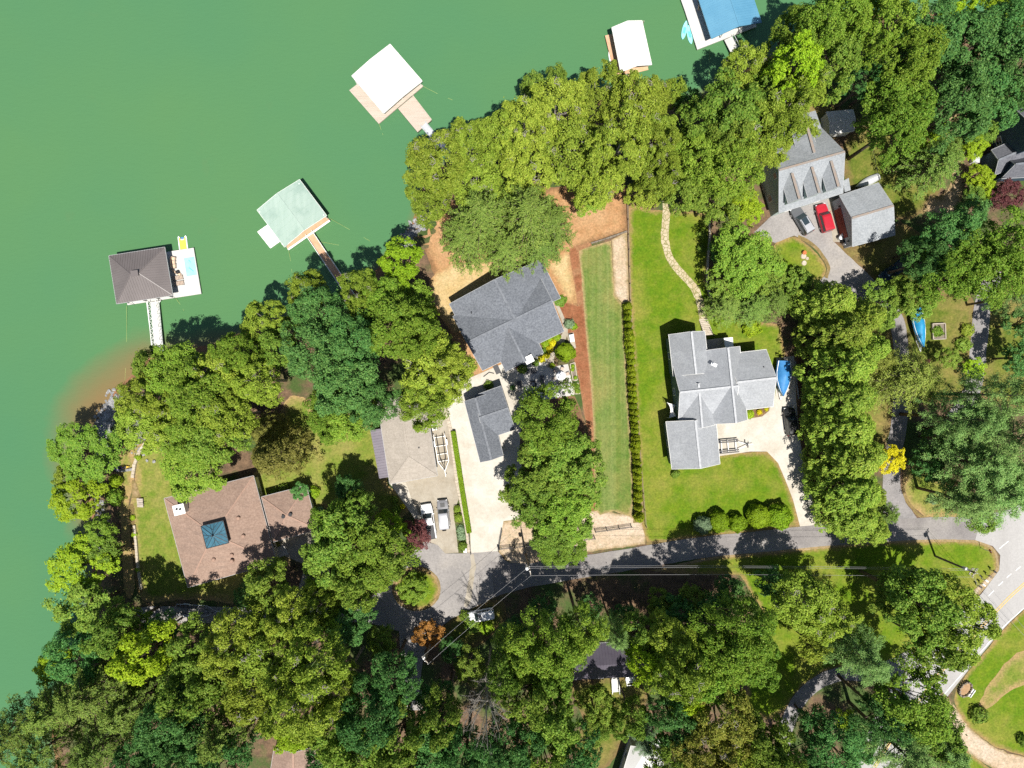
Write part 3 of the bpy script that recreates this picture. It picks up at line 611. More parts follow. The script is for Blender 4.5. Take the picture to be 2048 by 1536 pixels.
for i in range(4):
    gl.bar(cs[i] + Vector((0, 0, .03)), ap + Vector((0, 0, .03)), 0.07, 0.05); gl.bar(cs[i], cs[(i + 1) % 4], 0.1, 0.1)
    for f in (.2, .4, .6, .8): gl.bar(cs[i].lerp(cs[(i + 1) % 4], f) + Vector((0, 0, .03)), cs[i].lerp(cs[(i + 1) % 4], .5).lerp(ap, 1 - abs(f - .5) * 1.6) + Vector((0, 0, .03)), 0.045, 0.04)
part(gl, 'glazing_bar', 'dark_metal', so_); part(MB().cyl(ap - Vector((0, 0, .05)), .12, .55, 8), 'finial', 'dark_metal', root)
ch = P(359, 1019, 5.4); part(MB().box((ch.x, ch.y, 4.3), (1.6, 1.4, 2.4), ang), 'chimney', 'wall_white', root); c2 = part(MB().box((ch.x, ch.y, 5.55), (1.85, 1.65, .14), ang), 'chimney_cap', 'white_paint', root)
for dx in (-.3, .25): part(MB().cyl((ch.x + dx, ch.y + .1, 5.62), .16, .25, 8), 'flue', 'dark_metal', c2)
for x, y in ((477, 1036), (487, 1072), (464, 1110), (428, 1119), (464, 1122)):
    p = P(x, y, 4.4); part(MB().cyl((p.x, p.y, 3.6), .28, 1.05, 10, .24).ball((p.x, p.y, 4.62), .34, 8, .5), 'roof_vent', 'ridge_brown', root)
h = House('garage', 'small brown pyramid-roofed garage next to the brown house', 'garage', (576, 1028))
h.wing([(522.5, 994), (612.5, 971), (635, 1059), (546.5, 1084)], 2.8, 1.6, hip=(1, 1), capw=.28); h.windows(maxn=4); root = h.done('shingle_brown', 'wall_cream', 'ridge_brown', 'trim_grey')
for x, y in ((567, 1033), (581, 1029)): p = P(x, y, 4.3); part(MB().cyl((p.x, p.y, 3.7), .22, .7, 8).cyl((p.x, p.y, 4.4), .32, .12, 8), 'roof_vent', 'dark_metal', root)

# --- tan-roofed garage with purple lean-to
h = House('garage', 'long tan shingled hip-roofed garage with a purple metal lean-to', 'garage', (810, 880))
h.wing([(754, 801), (849.5, 785), (874.8, 951.4), (779.6, 968)], 3.2, 1.5, ax=1, hip=(1, 1), capw=.26); h.windows(maxn=6); root = h.done('shingle_tan', 'wall_cream', 'shingle_tan', 'trim_grey')
q = [P(740.5, 861, 2.3), P(763, 857, 2.75), P(779, 954, 2.75), P(758.5, 957, 2.3)]
le = MB().slab([Vector((p.x, p.y, zz)) for p, zz in zip(q, (2.3, 2.78, 2.78, 2.3))], .08); lo = part(le, 'lean_to_roof', 'metal_purple', root)
rb = MB(); ribs(rb, [Vector((p.x, p.y, zz)) for p, zz in zip(q, (2.3, 2.78, 2.78, 2.3))], q[1] - q[0], .45); part(rb, 'seam', 'metal_purple', lo)
for p in (q[0], q[3], (q[0] + q[3]) / 2): part(MB().box((p.x + .15, p.y, 1.1), (.12, .12, 2.2)), 'post', 'wood_grey', root)
p = P(838, 895, 3.9); part(MB().cyl((p.x, p.y, 3.4), .14, .7, 8), 'roof_vent', 'dark_metal', root)

# --- dark grey cross-gabled house: broad gable to the lake, cross gable, narrow arm to the patio
h = House('house', 'dark grey shingled cross-gabled house standing on pine straw, small white chimney', 'house', (1010, 640))
h.wing([(898.7, 608), (1082, 519), (1121, 596), (938, 685)], 4.4, 2.6, ax=1)
h.wing([(906, 633), (1077, 548), (1128, 662.5), (965, 741)], 4.42, 2.5)
h.wing([(971.5, 663), (1047, 625), (1086.7, 705.4), (1011.5, 743)], 4.38, 2.3, ax=1)
h.windows(maxn=12); root = h.done('shingle_charcoal', 'wall_slate', 'ridge_dark', 'trim_grey')
p = P(1058, 719, 6.2); ang = math.atan2(-.455 * -1, .89)
part(MB().box((p.x, p.y, 4.6), (1.15, .95, 3.4), rad(27)), 'chimney', 'wall_white', root); part(MB().box((p.x, p.y, 6.36), (1.4, 1.2, .14), rad(27)), 'chimney_cap', 'white_paint', root)
for x, y in ((943, 626), (944, 660)): p = P(x, y, 5.6); part(MB().cyl((p.x, p.y, 5.0), .09, .9, 8), 'roof_vent', 'dark_metal', root)

# --- charcoal garage
h = House('garage', 'charcoal shingled T-shaped garage along the white driveway', 'garage', (975, 850))
h.wing([(929, 803), (975, 788), (1006.5, 911), (960.5, 924.5)], 3.3, 1.55, ax=1, ov=.3)
h.wing([(949, 791), (1002, 772), (1030, 859), (970, 879)], 3.32, 1.75, ov=.3)
h.windows(maxn=6, skip=(1,)); root = h.done('shingle_charcoal', 'wall_slate', 'ridge_dark', 'trim_grey')

# --- light grey cross-gabled house
h = House('house', 'large light grey shingled house of crossing gables with pale ridge lines', 'house', (1440, 800))
h.wing([(1337.5, 669.5), (1409.5, 662.5), (1419, 745), (1346.5, 752)], 4.6, 3.0, ax=1)
h.wing([(1346, 731), (1462, 718), (1470, 826), (1357, 838)], 4.6, 2.9, dz=.03)
h.wing([(1357, 770), (1420, 764), (1432, 849), (1360, 858)], 4.5, 2.75, ax=1, dz=-.04)
h.wing([(1332, 843.5), (1431.5, 835), (1440, 927.7), (1344, 938)], 4.3, 2.75, ax=1)
h.wing([(1408, 701.5), (1479.6, 693), (1495, 839.5), (1424, 848)], 4.5, 3.3, ax=1)
h.wing([(1455, 708), (1532.5, 699), (1546, 813), (1470, 822)], 4.4, 3.0)
h.windows(maxn=14); root = h.done('shingle_grey', 'wall_slate', 'ridge_light', 'trim_white')
for x, y in ((1414.5, 791), (1527.5, 734)): p = P(x, y, 6.2); part(MB().cyl((p.x, p.y, 5.4), .1, .9, 8), 'roof_vent', 'dark_metal', root)
p = P(1429, 729, 6.4); v_ = part(MB().box((p.x, p.y, 6.0), (.95, .55, .35), rad(-25)).cyl((p.x - .15, p.y + .1, 5.7), .13, 1.0, 8), 'flue', 'alu', root)
p = P(1390, 665, 1); pts = [P(1412, 679, 2.6), P(1462, 673, 2.6), P(1464, 695, 2.6), P(1414, 703, 2.6)]
dk = MB().slab([Vector((*q.xy, 1.3)) for q in (P(1408, 680, 1.3), P(1462, 674, 1.3), P(1466, 700, 1.3), P(1410, 706, 1.3))], .12)
for x, y in ((1412, 682), (1460, 677)): q = P(x, y, 1); dk.box((q.x, q.y, .6), (.12, .12, 1.2))
part(dk, 'back_deck', 'wood_grey', root)
q4 = [P(1448, 676, 2.7), P(1465.5, 674.5, 2.7), P(1467, 694, 2.9), P(1450.5, 697, 2.9)]
aw = MB().slab(q4, .07)
for q in q4[:2]: aw.box((q.x, q.y - .1, 1.3), (.08, .08, 2.6))
part(aw, 'awning', 'white_paint', root)
# --- flagstone steps with rails behind it
t = thing('garden_steps', 'stone steps with dark rails rising to the back of the light grey house', 'steps', P(1408, 655))
st = MB()
for i in range(9):
    a, b = P(1398 + i * .9, 641 + i * 3.6), P(1415 + i * .9, 639 + i * 3.6); m_ = (a + b) / 2; st.box((m_.x, m_.y, .08 + i * .06), ((b - a).length, .34, .12 + i * .12), rad(5))
part(st, 'tread', 'stone_block', t); rl = MB()
a, b = P(1416, 656), P(1424, 674); rl.bar(a + Vector((0, 0, 1)), b + Vector((0, 0, 1.6)), .05, .05)
for f in (0, .33, .66, 1): q = a.lerp(b, f); rl.tube([q, q + Vector((0, 0, 1 + .6 * f))], .03)
part(rl, 'handrail', 'dark_metal', t)

# --- dormered house
DX = 'grey dormered house'
h = House('house', 'tall grey shingled house with three pointed dormers and sage gable wall', 'house', (1625, 350))
A, B, C, D, r0, r1 = h.wing([(1518, 287), (1643, 256), (1686, 386), (1558, 426)], 4.3, 4.4, ov=.35)
h.wing([(1583, 262), (1621, 250), (1637, 305), (1599, 322)], 6.2, 2.0, ax=1, ov=.3, capw=.4, floor=4.4, win=False)
pts = [Vector((*P(x, y, z_).xy, z_)) for x, y, z_ in ((1503, 257, 3.3), (1631, 221, 3.3), (1643, 256, 4.25), (1518, 287, 4.25))]; h.R.slab(pts, .14)
for q in (pts[0], pts[1], (pts[0] + pts[1]) / 2): h.W.box((q.x, q.y - .3, 1.55), (.18, .18, 3.1))
for fx in (.18, .48, .77):
    c0 = D.lerp(C, fx); inn = (A - D).normalized(); al = (C - D).normalized(); wd = 1.2
    q = []
    e0 = c0 + inn * .7; e1 = c0 + inn * 4.9
    zz = 6.8
    def px_(v, z): s_ = (H - z) / F; return (v.x / s_ + 1024, 768 - v.y / s_)
    q = [px_(e1 - al * wd, zz), px_(e1 + al * wd, zz), px_(e0 + al * wd, zz), px_(e0 - al * wd, zz)]
    h.wing(q, zz, 1.55, ax=1, ov=.15, win=False, floor=4.6, capw=.4)
    f_ = MB(); cw = e0 + inn * .2; cw.z = 6.1; f_.box(cw, (.95, .08, 1.15), math.atan2(al.y, al.x)); fo = f_.build('window', 'trim_white', h.root)
    MB().box(cw - inn * .045, (.75, .05, .95), math.atan2(al.y, al.x)).build('pane', 'glass', fo)
h.windows(maxn=8); root = h.done('shingle_dormer', 'wall_sage', 'ridge_rust', 'trim_grey')
# windows of the sage gable end facing the picture centre
gd = (D - A).normalized(); gn = -(C - D).normalized(); gang = math.atan2(gd.y, gd.x)
for f, z_ in ((.35, 6.1), (.52, 6.1), (.2, 2.0), (.75, 2.0)):
    c = A.lerp(D, f) - gn * .35 * 1 + gn * .04; c.z = z_
    fo = MB().box(c, (1.0, .09, 1.3), gang).build('window', 'trim_white', root); MB().box(c + gn * .05, (.8, .03, 1.1), gang).build('pane', 'glass', fo)
p = P(1599, 317, 7.4); part(MB().cyl((p.x, p.y, 6.6), .09, .9, 8), 'roof_vent', 'dark_metal', root)
lk = MB().slab([Vector((*P(x, y, 3).xy, z_)) for x, y, z_ in ((1686, 362, 3.1), (1697, 356, 3.1), (1702, 380, 2.9), (1690, 384, 2.9))], .1)
part(lk, 'link_roof', 'shingle_dormer', root)
# --- red-doored garage
h = House('garage', 'grey gabled garage with a long red door facing the parked cars', 'garage', (1735, 430))
A, B, C, D, r0, r1 = h.wing([(1679, 391), (1757, 365.5), (1790, 470), (1705, 493)], 3.5, 2.1, ov=.25, capw=.35); h.windows(maxn=4, skip=(3,)); root = h.done('shingle_dormer', 'wall_grey', 'ridge_rust', 'trim_grey')
gd = (D - A).normalized(); gn = -(B - A).normalized(); ang = math.atan2(gd.y, gd.x); wl = A.lerp(D, .50) - gn * .25; wl.z = 1.25
dr = part(MB().box(wl + gn * .03, (5.0, .1, 2.4), ang), 'garage_door', 'garage_red', root); gr = MB()
for i in range(1, 4): gr.box(wl + gn * .09 + Vector((0, 0, -1.2 + i * .6)), (4.9, .03, .04), ang)
for i in range(1, 8): gr.box(wl + gn * .085 + gd * (-2.5 + i * .625), (.04, .03, 2.3), ang)
part(gr, 'door_panel', 'garage_red', dr)
for f in (.18, .87):
    c = A.lerp(D, f) - gn * .25; c.z = 2.3; part(MB().box(c + gn * .12, (.22, .24, .3), ang).cyl(c + gn * .14 + Vector((0, 0, .15)), .1, .12, 8), 'wall_lamp', 'dark_metal', root)
# --- white shed
h = House('shed', 'small white metal shed half shaded beside the dormered house', 'shed', (1680, 243))
h.wing([(1652.5, 224), (1706, 219), (1708, 262), (1659, 268)], 2.6, .7, ov=.15, cap=False); h.windows(maxn=2); h.done('metal_white', 'wall_white', None, 'trim_white', rib=.6)
# --- navy house at the right edge
h = House('house', 'dark navy house with pale roof edges cut off by the right edge', 'house', (2050, 290))
h.wing([(2028, 215), (2150, 170), (2180, 262), (2052, 305)], 7.0, 2.6, ov=.4)
h.wing([(1983, 300), (2140, 228), (2160, 280), (1990, 350)], 3.2, 1.3, ov=.3)
h.wing([(2018, 318), (2120, 300), (2130, 350), (2003, 357)], 3.4, 2.4, ov=.3)
h.windows(maxn=10); root = h.done('shingle_navy', 'wall_navy', 'ridge_dark', 'trim_grey')
# --- black metal roof in the woods, with white ramp
h = House('house', 'long black metal-roofed house hidden under the trees, white ramp at its door', 'house', (1225, 1330))
h.wing([(1150, 1290), (1290, 1280), (1296, 1352), (1148, 1359)], 3.2, 1.9, ov=.35, cap=False); h.windows(maxn=6); root = h.done('metal_plum', 'wall_cream', None, 'trim_grey', rib=.5)
rp = MB(); a, b = P(1229, 1352, .8), P(1231, 1384, .3); rp.bar(a, b, 1.1, .1); part(rp, 'ramp', 'deck_white', root); rr = MB()
for s_ in (-.6, .6):
    o_ = Vector((s_, 0, 0)); rr.bar(a + o_ + Vector((0, 0, .9)), b + o_ + Vector((0, 0, .9)), .09, .07)
    for f in np.linspace(0, 1, 6): q = a.lerp(b, f) + o_; rr.box((q.x, q.y, q.z + .4), (.07, .07, .9))
part(rr, 'ramp_rail', 'white_paint', root)
# --- white roofed and brown roofed houses at the bottom edge
h = House('house', 'white shingled house roof cut off by the bottom edge', 'house', (1288, 1540))
h.wing([(1262, 1492), (1318, 1480), (1338, 1600), (1225, 1612)], 3.6, 1.7, ax=1, ov=.3, cap=False); h.windows(maxn=4); root = h.done('metal_white', 'wall_grey', None, 'trim_white')
p = P(1305, 1521, 5.2); part(MB().tube([(p.x - .1, p.y + .8, 5.25), (p.x + .15, p.y - .7, 5.3)], .06).cyl((p.x, p.y, 4.6), .08, .8, 8), 'antenna', 'dark_metal', root)
h = House('house', 'brown shingled roof peeping between trees at the bottom edge', 'house', (570, 1560))
h.wing([(548, 1497), (640, 1490), (660, 1600), (530, 1610)], 3.4, 2.0, ov=.3, ax=1, hip=(1, 0)); h.windows(maxn=4); h.done('shingle_brown', 'wall_cream', 'ridge_brown', 'trim_grey')
# ------------------------------------------------------------------ boathouses and docks on the lake
DZ = WZ + 0.55
def deck(poly, m, root, name='deck', z=DZ, t=.28, label=None):
    pts = [P(x, y, z) for x, y in poly]; o = part(MB().slab(pts, t), name, m, root, label); return pts
def boards(poly_w, root, m, pitch=.3, ang=0, name='board'):
    pass
def posts(pts, root, top, r=.08, m='alu', name='post'):
    mb = MB()
    for p in pts: mb.box((p.x, p.y, (WZ - 1 + top) / 2), (r * 2, r * 2, top - WZ + 1))
    part(mb, name, m, root)
def floats(pts, root):
    mb = MB(); c = sum(pts, Vector()) / len(pts)
    poly = [c.lerp(p, .94) for p in pts]; mb.prism([p.xy for p in poly], WZ - .5, DZ - .3); part(mb, 'float', 'dark_metal', root)
def mooring(a, b, lab):
    a = P(*a, WZ + .4); b = P(*b, WZ + .05); pts = [a.lerp(b, f) - Vector((0, 0, .25 * math.sin(math.pi * f))) for f in np.linspace(0, 1, 7)]
    o = MB().tube(pts, .022, 4).build('mooring_line', 'rope'); tag(o, lab, 'mooring line', 'mooring lines running from the docks to the shore')
mat('rope', (0.34, 0.42, 0.12), (0.40, 0.46, 0.18), 3, 0.9)

def truss(a, b, wd, root, z=DZ, side=1):
    """gangway: deck, side beams, lattice rail"""
    a, b = P(*a, z), P(*b, z + .35); d = (b - a).normalized(); n = Vector((-d.y, d.x, 0)).normalized() * (wd / 2)
    return a, b, d, n
# taupe boathouse
h = House('boathouse', 'taupe metal hip-roofed boathouse with a white swim deck', 'boathouse', (281, 551), WZ)
zz = 3.1
h.wing([(217.5, 511.5), (329, 494.3), (345.5, 590.5), (233, 607.5)], zz, 1.9, hip=(1, 1), walls=False, capw=.16); root = h.done('metal_taupe', None, 'metal_taupe', 'trim_grey', rib=.42)
pk = P(270.5, 547, 3.6); part(MB().box((pk.x, pk.y, 3.45), (.95, .7, .75), rad(9)).box((pk.x, pk.y, 3.86), (1.2, .95, .08), rad(9)), 'vent_cap', 'metal_taupe', root)
dk = deck([(233, 524), (344, 502), (387, 495.5), (402.5, 587.5), (255, 610)], 'deck_white', root); floats(dk, root)
posts([P(x, y, DZ) for x, y in ((258, 606), (293, 601), (319, 597), (345, 594), (240, 530), (332, 510), (250, 566), (340, 552))], root, 1.65, .07, 'dark_metal')
rl = MB()
for x in (262, 291, 317, 344):
    a, b = P(x, 606 - (x - 262) * .15, DZ), P(x + 9, 610 - (x - 262) * .15, DZ); rl.bar(a + Vector((0, 0, .9)), b + Vector((0, 0, .1)), .05, .05)
part(rl, 'brace', 'dark_metal', root)
mt_ = P(381, 533, DZ)
mat('turquoise', (0.26, 0.70, 0.72), (0.32, 0.76, 0.76), 1.0, 0.6)
mat('turquoise_dark', (0.12, 0.55, 0.60), rough=0.6)
mat('wicker', (0.40, 0.31, 0.25), (0.52, 0.42, 0.34), 5, 0.9)
mat('cushion_tan', (0.66, 0.48, 0.34), rough=0.9)
mat('yellow_foam', (0.80, 0.50, 0.08), rough=0.6)
mat('blue_plastic', (0.10, 0.28, 0.62), rough=0.5)
t = tag(MB().box((mt_.x, mt_.y, DZ + .035), (1.75, 3.1, .06), rad(9)).build('swim_mat', 'turquoise'), 'turquoise swim mat lying on the white deck of the taupe boathouse', 'mat')
MB().box((mt_.x + .15, mt_.y - .5, DZ + .075), (1.0, .13, .02), rad(-38)).box((mt_.x - .1, mt_.y + .9, DZ + .075), (.6, .1, .02), rad(-45)).build('printed_stripe', 'turquoise_dark', t)
f = P(366.8, 487, WZ); R9 = Matrix.Rotation(rad(9), 3, 'Z')
t = thing('swim_platform', 'yellow inflatable platform with white rim floating at the deck edge', 'float', (f.x, f.y, WZ), rad(7))
ol = [(-.75, -1.15), (.75, -1.15), (.75, 1.1), (.6, 1.3), (.42, 1.1), (.36, .72), (-.36, .72), (-.42, 1.1), (-.6, 1.3), (-.75, 1.1)]
part(MB().prism(ol, -.08, .22), 'rim', 'white_paint', t, world=False); part(MB().prism([(x * .78, y * .84 - .05) for x, y in ol], .1, .235), 'pad', 'yellow_foam', t, world=False)
part(MB().tube([(-.3, .95, .1), (.3, .95, .1)], .1), 'handle', 'blue_plastic', t, world=False)
def chair(x, y, rz, lab, m='wicker'):
    p = P(x, y, DZ); t = thing('deck_chair', lab, 'chair', (p.x, p.y, DZ), rz, 'wicker chairs on the white swim deck')
    part(MB().box((0, 0, .22), (.62, .6, .44)).box((-.33, 0, .42), (.1, .66, .35)).box((.33, 0, .42), (.1, .66, .35)), 'frame', m, t, world=False)
    part(MB().box((0, 0, .5), (.52, .5, .12)), 'cushion', 'cushion_tan', t, world=False); part(MB().box((0, .36, .62), (.66, .12, .55)), 'backrest', m, t, world=False)
for i, (x, y, rz) in enumerate(((349, 519, 1.4), (349, 526, 1.5), (350, 533, 1.6))): chair(x, y, rz, ('topmost', 'middle', 'lowest')[i] + ' of three wicker chairs beside the taupe boathouse roof')
def lounger(x, y, rz, lab):
    p = P(x, y, DZ); t = thing('sun_lounger', lab, 'sun lounger', (p.x, p.y, DZ), rz, 'striped loungers on the swim deck'); b = MB()
    for i in range(7): b.box((-.75 + i * .25, 0, .32), (.2, .66, .06))
    part(b, 'slat', 'wicker', t, world=False); part(MB().bar((-.9, .34, .28), (.9, .34, .28), .05, .08).bar((-.9, -.34, .28), (.9, -.34, .28), .05, .08), 'frame', 'dark_metal', t, world=False)
    for sx in (-.8, .8):
        for sy in (-.34, .34): part(MB().box((sx, sy, .13), (.06, .06, .26)), 'leg', 'dark_metal', t, world=False)
lounger(357, 556, rad(9), 'striped wicker lounger nearest the folded umbrella'); lounger(359, 567, rad(9), 'striped wicker lounger nearest the gangway side')
p = P(353, 545, DZ); t = thing('patio_umbrella', 'folded cream umbrella lying on the deck by the loungers', 'umbrella', (p.x, p.y, DZ), rad(-30))
part(MB().tube([(-.9, 0, .15), (0, 0, .22), (.9, 0, .12)], [.05, .2, .26], 8), 'canopy', 'cushion_tan', t, world=False); part(MB().tube([(-1.1, 0, .13), (1.1, 0, .13)], .03), 'pole', 'dark_metal', t, world=False)
p = P(357, 545, DZ); tag(MB().cyl((p.x, p.y, DZ), .35, .55, 10, .3).ball((p.x, p.y, DZ + .55), .3, 8, .4).build('planter', 'dark_metal'), 'dark round pot on the deck beside the folded umbrella', 'planter')
# gangways as things of their own
def gangway(a, b, wd, label, m='deck_white', rail=(1, 1), railm='white_paint', lattice=None, rh=.9, zb=None):
    A, B = P(*a, DZ + .05), P(*b, (DZ + .5) if zb is None else zb); d = (B - A).normalized(); n = Vector((-d.y, d.x, 0)).normalized()
    t = thing('gangway', label, 'gangway', A); part(MB().bar(A, B, wd, .12), 'walkway', m, t)
    for sgn, on in ((1, rail[0]), (-1, rail[1])):
        if not on: continue
        mb = MB(); o0 = n * sgn * (wd / 2 + .06); mb.bar(A + o0, B + o0, .1, .22)
        up = Vector((0, 0, rh)); out = n * sgn * .0
        mb.bar(A + o0 + up, B + o0 + up, .07, .07); k = max(3, int((B - A).length / 1.0))
        for i in range(k + 1):
            q = A.lerp(B, i / k) + o0; mb.bar(q, q + up, .05, .05)
            if lattice and i < k: mb.bar(q, A.lerp(B, (i + 1) / k) + o0 + up, .045, .045)
        part(mb, 'railing', railm, t)
    return t, A, B, d, n
gangway((309.5, 603), (319, 707), 1.25, 'white aluminium truss gangway from the taupe boathouse to the shore', rail=(1, 1), lattice=True, rh=1.1)
t = thing('stabiliser', 'white triangular truss arm alongside the taupe boathouse gangway', 'truss', P(298, 606, DZ)); mb = MB()
a, b, c_, e = P(293, 602, DZ), P(305, 700, DZ), P(302, 604, DZ), P(308, 700, DZ); mb.tube([a, b], .06); 
for i in range(10): mb.tube([a.lerp(b, i / 10), c_.lerp(e, (i + .5) / 10)], .035); mb.tube([c_.lerp(e, (i + .5) / 10), a.lerp(b, (i + 1) / 10)], .035)
a, b = P(321, 601, DZ), P(314, 611, DZ); mb.tube([a, b], .07); part(mb, 'strut', 'white_paint', t)

# mint-green boathouse
h = House('boathouse', 'mint green metal gabled boathouse with a brown plank deck', 'boathouse', (585, 427), WZ)
h.wing([(514, 420), (599, 359), (653, 431), (568.7, 493.8)], 3.0, .75, ax=1, walls=False, cap=True, capw=.25); root = h.done('metal_mint', None, 'metal_mint', 'trim_white', rib=.9)
dk = deck([(528, 430), (607, 374), (658, 439), (575, 497)], 'deck_brown', root); floats(dk, root)
posts([P(x, y, DZ) for x, y in ((530, 431), (607, 376), (655, 437), (574, 494), (606, 462), (620, 452), (548, 462))], root, 1.6, .07, 'white_paint')
rl = MB(); a, b = P(577, 499.5, DZ), P(660, 441.5, DZ); rl.bar(a + Vector((0, 0, .5)), b + Vector((0, 0, .5)), .1, .08); rl.bar(a + Vector((0, 0, .05)), b + Vector((0, 0, .05)), .22, .16)
for i in range(19): q = a.lerp(b, i / 18); rl.box((q.x, q.y, DZ + .25), (.07, .07, .5))
part(rl, 'bumper_rail', 'white_paint', root)
t = thing('swim_platform', 'plain white floating platform tied beside the mint green boathouse', 'float', P(537, 472, WZ)); pts = [P(x, y, DZ - .1) for x, y in ((514.5, 463.5), (536, 448.5), (559.5, 483), (540.5, 496.5))]
part(MB().slab(pts, .25), 'deck', 'white_paint', t); c = sum(pts, Vector()) / 4; part(MB().prism([c.lerp(p, .9).xy for p in pts], WZ - .3, DZ - .36), 'float', 'alu', t)
gangway((618.5, 466), (716, 612), 1.15, 'long brown gangway with white rails below the mint green boathouse', 'deck_brown', rh=.5)
# flat white boathouse
h = House('boathouse', 'square white low-pitched boathouse over a weathered plank deck', 'boathouse', (773, 158), WZ)
h.wing([(703.5, 151.5), (780, 88), (844, 161.6), (767, 226)], 2.9, .3, ax=1, walls=False, cap=False, t=.3); root = h.done('metal_white', None, None, 'trim_white', rib=.6)
dk = deck([(698.5, 180.5), (716, 167), (786, 110), (846.5, 172), (757.5, 247.5)], 'deck_wood', root); floats(dk, root)
posts([P(x, y, DZ) for x, y in ((716, 170), (786, 113), (842, 171), (768, 224), (741, 196), (805, 198))], root, 1.4, .09, 'white_paint')
pl = MB(); a, b, c_, e = P(698.5, 180.5, DZ), P(757.5, 247.5, DZ), P(786, 110, DZ), P(846.5, 172, DZ)
for i in range(1, 22): f0 = i / 22 * .45; pl.bar(a.lerp(c_, f0) + Vector((0, 0, .012)), b.lerp(e, f0) + Vector((0, 0, .012)), .035, .03)
part(pl, 'plank_gap', 'wood_grey', root)
t = thing('landing_stage', 'broad weathered plank landing below the flat white boathouse', 'landing', P(830, 225, DZ)); pts = [P(x, y, DZ + .02) for x, y in ((796, 217), (826, 192), (863, 240), (835, 264))]
part(MB().slab(pts, .25), 'deck', 'deck_wood', t); pl = MB()
for i in range(1, 14): pl.bar(pts[0].lerp(pts[1], i / 14) + Vector((0, 0, .01)), pts[3].lerp(pts[2], i / 14) + Vector((0, 0, .01)), .035, .03)
part(pl, 'plank_gap', 'wood_grey', t); rl = MB(); rl.bar(pts[1] + Vector((0, 0, .08)), pts[2] + Vector((0, 0, .08)), .16, .16); part(rl, 'kerb_beam', 'deck_wood', t); part(MB().prism([p.xy for p in pts], WZ - .4, DZ - .26), 'float', 'dark_metal', t)
gangway((847, 250), (915, 330), .9, 'narrow silver gangway from the plank landing to the trees', 'alu', rail=(1, 1), railm='alu', rh=.9)
# small white gabled boathouse
h = House('boathouse', 'small white gabled boathouse with brown side decks, second from the right', 'boathouse', (1262, 92), WZ)
h.wing([(1223.8, 55), (1284, 41), (1303.5, 129), (1241.5, 144)], 3.2, 1.05, ax=1, walls=False, cap=False); root = h.done('metal_white', None, None, 'trim_white', rib=.6)
dk = deck([(1210, 71), (1219, 69), (1276, 58), (1296, 138), (1230, 152)], 'deck_brown', root); floats(dk, root)
part(MB().slab([P(x, y, DZ + .02) for x, y in ((1257, 139), (1295, 131), (1297, 139.5), (1258, 149))], .1), 'landing', 'deck_orange', root)
posts([P(x, y, DZ) for x, y in ((1228, 70), (1282, 58), (1296, 133), (1242, 145), (1235, 105))], root, 1.7, .07, 'wood_grey')
gangway((1259, 150), (1268, 205), 1.3, 'short plank gangway from the small white boathouse into the trees', 'deck_orange', rail=(0, 1), railm='wood_grey')
# blue boathouse
h = House('boathouse', 'bright blue ribbed metal boathouse with a white deck at the top edge', 'boathouse', (1455, 10), WZ)
h.wing([(1387, -34), (1487, -66), (1523, 44.5), (1423, 77)], 3.2, 1.5, ax=1, walls=False, cap=True, capw=.14); root = h.done('metal_blue', None, 'metal_blue', 'metal_blue', rib=.42)
dk = deck([(1370, 22), (1348, -40), (1478, -80), (1513, 53), (1394.5, 99)], 'deck_white', root); floats(dk, root)
posts([P(x, y, DZ) for x, y in ((1396, 0), (1407, 32), (1417, 64), (1440, 76), (1478, 62), (1505, 52))], root, 1.7, .06, 'alu')
gangway((1456, 77), (1482, 128), 1.4, 'white gangway from the blue boathouse into the trees', 'deck_white', rail=(1, 0), railm='alu')
for i, (x, y) in enumerate(((1397, 6), (1398, 19), (1412, 47))):
    p = P(x, y, DZ); t = thing('deck_chair', ('folding chair at the top edge under the blue roof', 'pinkish folding chair on the white deck by the blue roof', 'dark folding chair in the shade of the blue roof')[i], 'chair', (p.x, p.y, DZ), .4 + i, 'folding chairs by the blue boathouse')
    mm = ('wood_grey', 'cushion_tan', 'dark_metal')[i]; part(MB().box((0, 0, .42), (.55, .5, .05)), 'seat', mm, t, world=False); part(MB().box((0, .28, .7), (.55, .05, .5)), 'backrest', mm, t, world=False)
    for sx in (-.24, .24):
        for sy in (-.22, .22): part(MB().box((sx, sy, .2), (.04, .04, .4)), 'leg', 'alu', t, world=False)
def board(x, y, rz, L, Wd, lab, deckm, z=WZ + .05, pad='turquoise_dark'):
    p = P(x, y, z); t = thing('paddleboard', lab, 'paddleboard', (p.x, p.y, z), rz, 'paddleboards tied to the docks'); rows = []
    for k in range(13):
        u = -1 + k / 6; wv = Wd / 2 * max(.03, (1 - abs(u) ** 2.6)) ** .6; rows.append([(u * L / 2, -wv, .06), (u * L / 2, -wv * .8, .14 + .06 * u * u), (u * L / 2, wv * .8, .14 + .06 * u * u), (u * L / 2, wv, .06), (u * L / 2, 0, 0)])
    part(MB().grid(rows, closed=True, cap=True), 'hull', deckm, t, world=False)
    part(MB().prism([(-L * .22, -Wd * .26), (L * .12, -Wd * .26), (L * .18, 0), (L * .12, Wd * .26), (-L * .22, Wd * .26), (-L * .14, 0)], .15, .17), 'deck_pad', pad, t, world=False)
board(1368.5, 61, rad(78), 3.2, .85, 'turquoise paddleboard farther left beside the white deck', 'turquoise')
board(1379, 70, rad(-80), 3.2, .85, 'turquoise paddleboard nearer the white deck of the blue boathouse', 'turquoise')
board(1222.5, 117, rad(-78), 3.1, .8, 'white paddleboard leaning by the small white boathouse', 'white_paint', WZ + .2, 'alu')
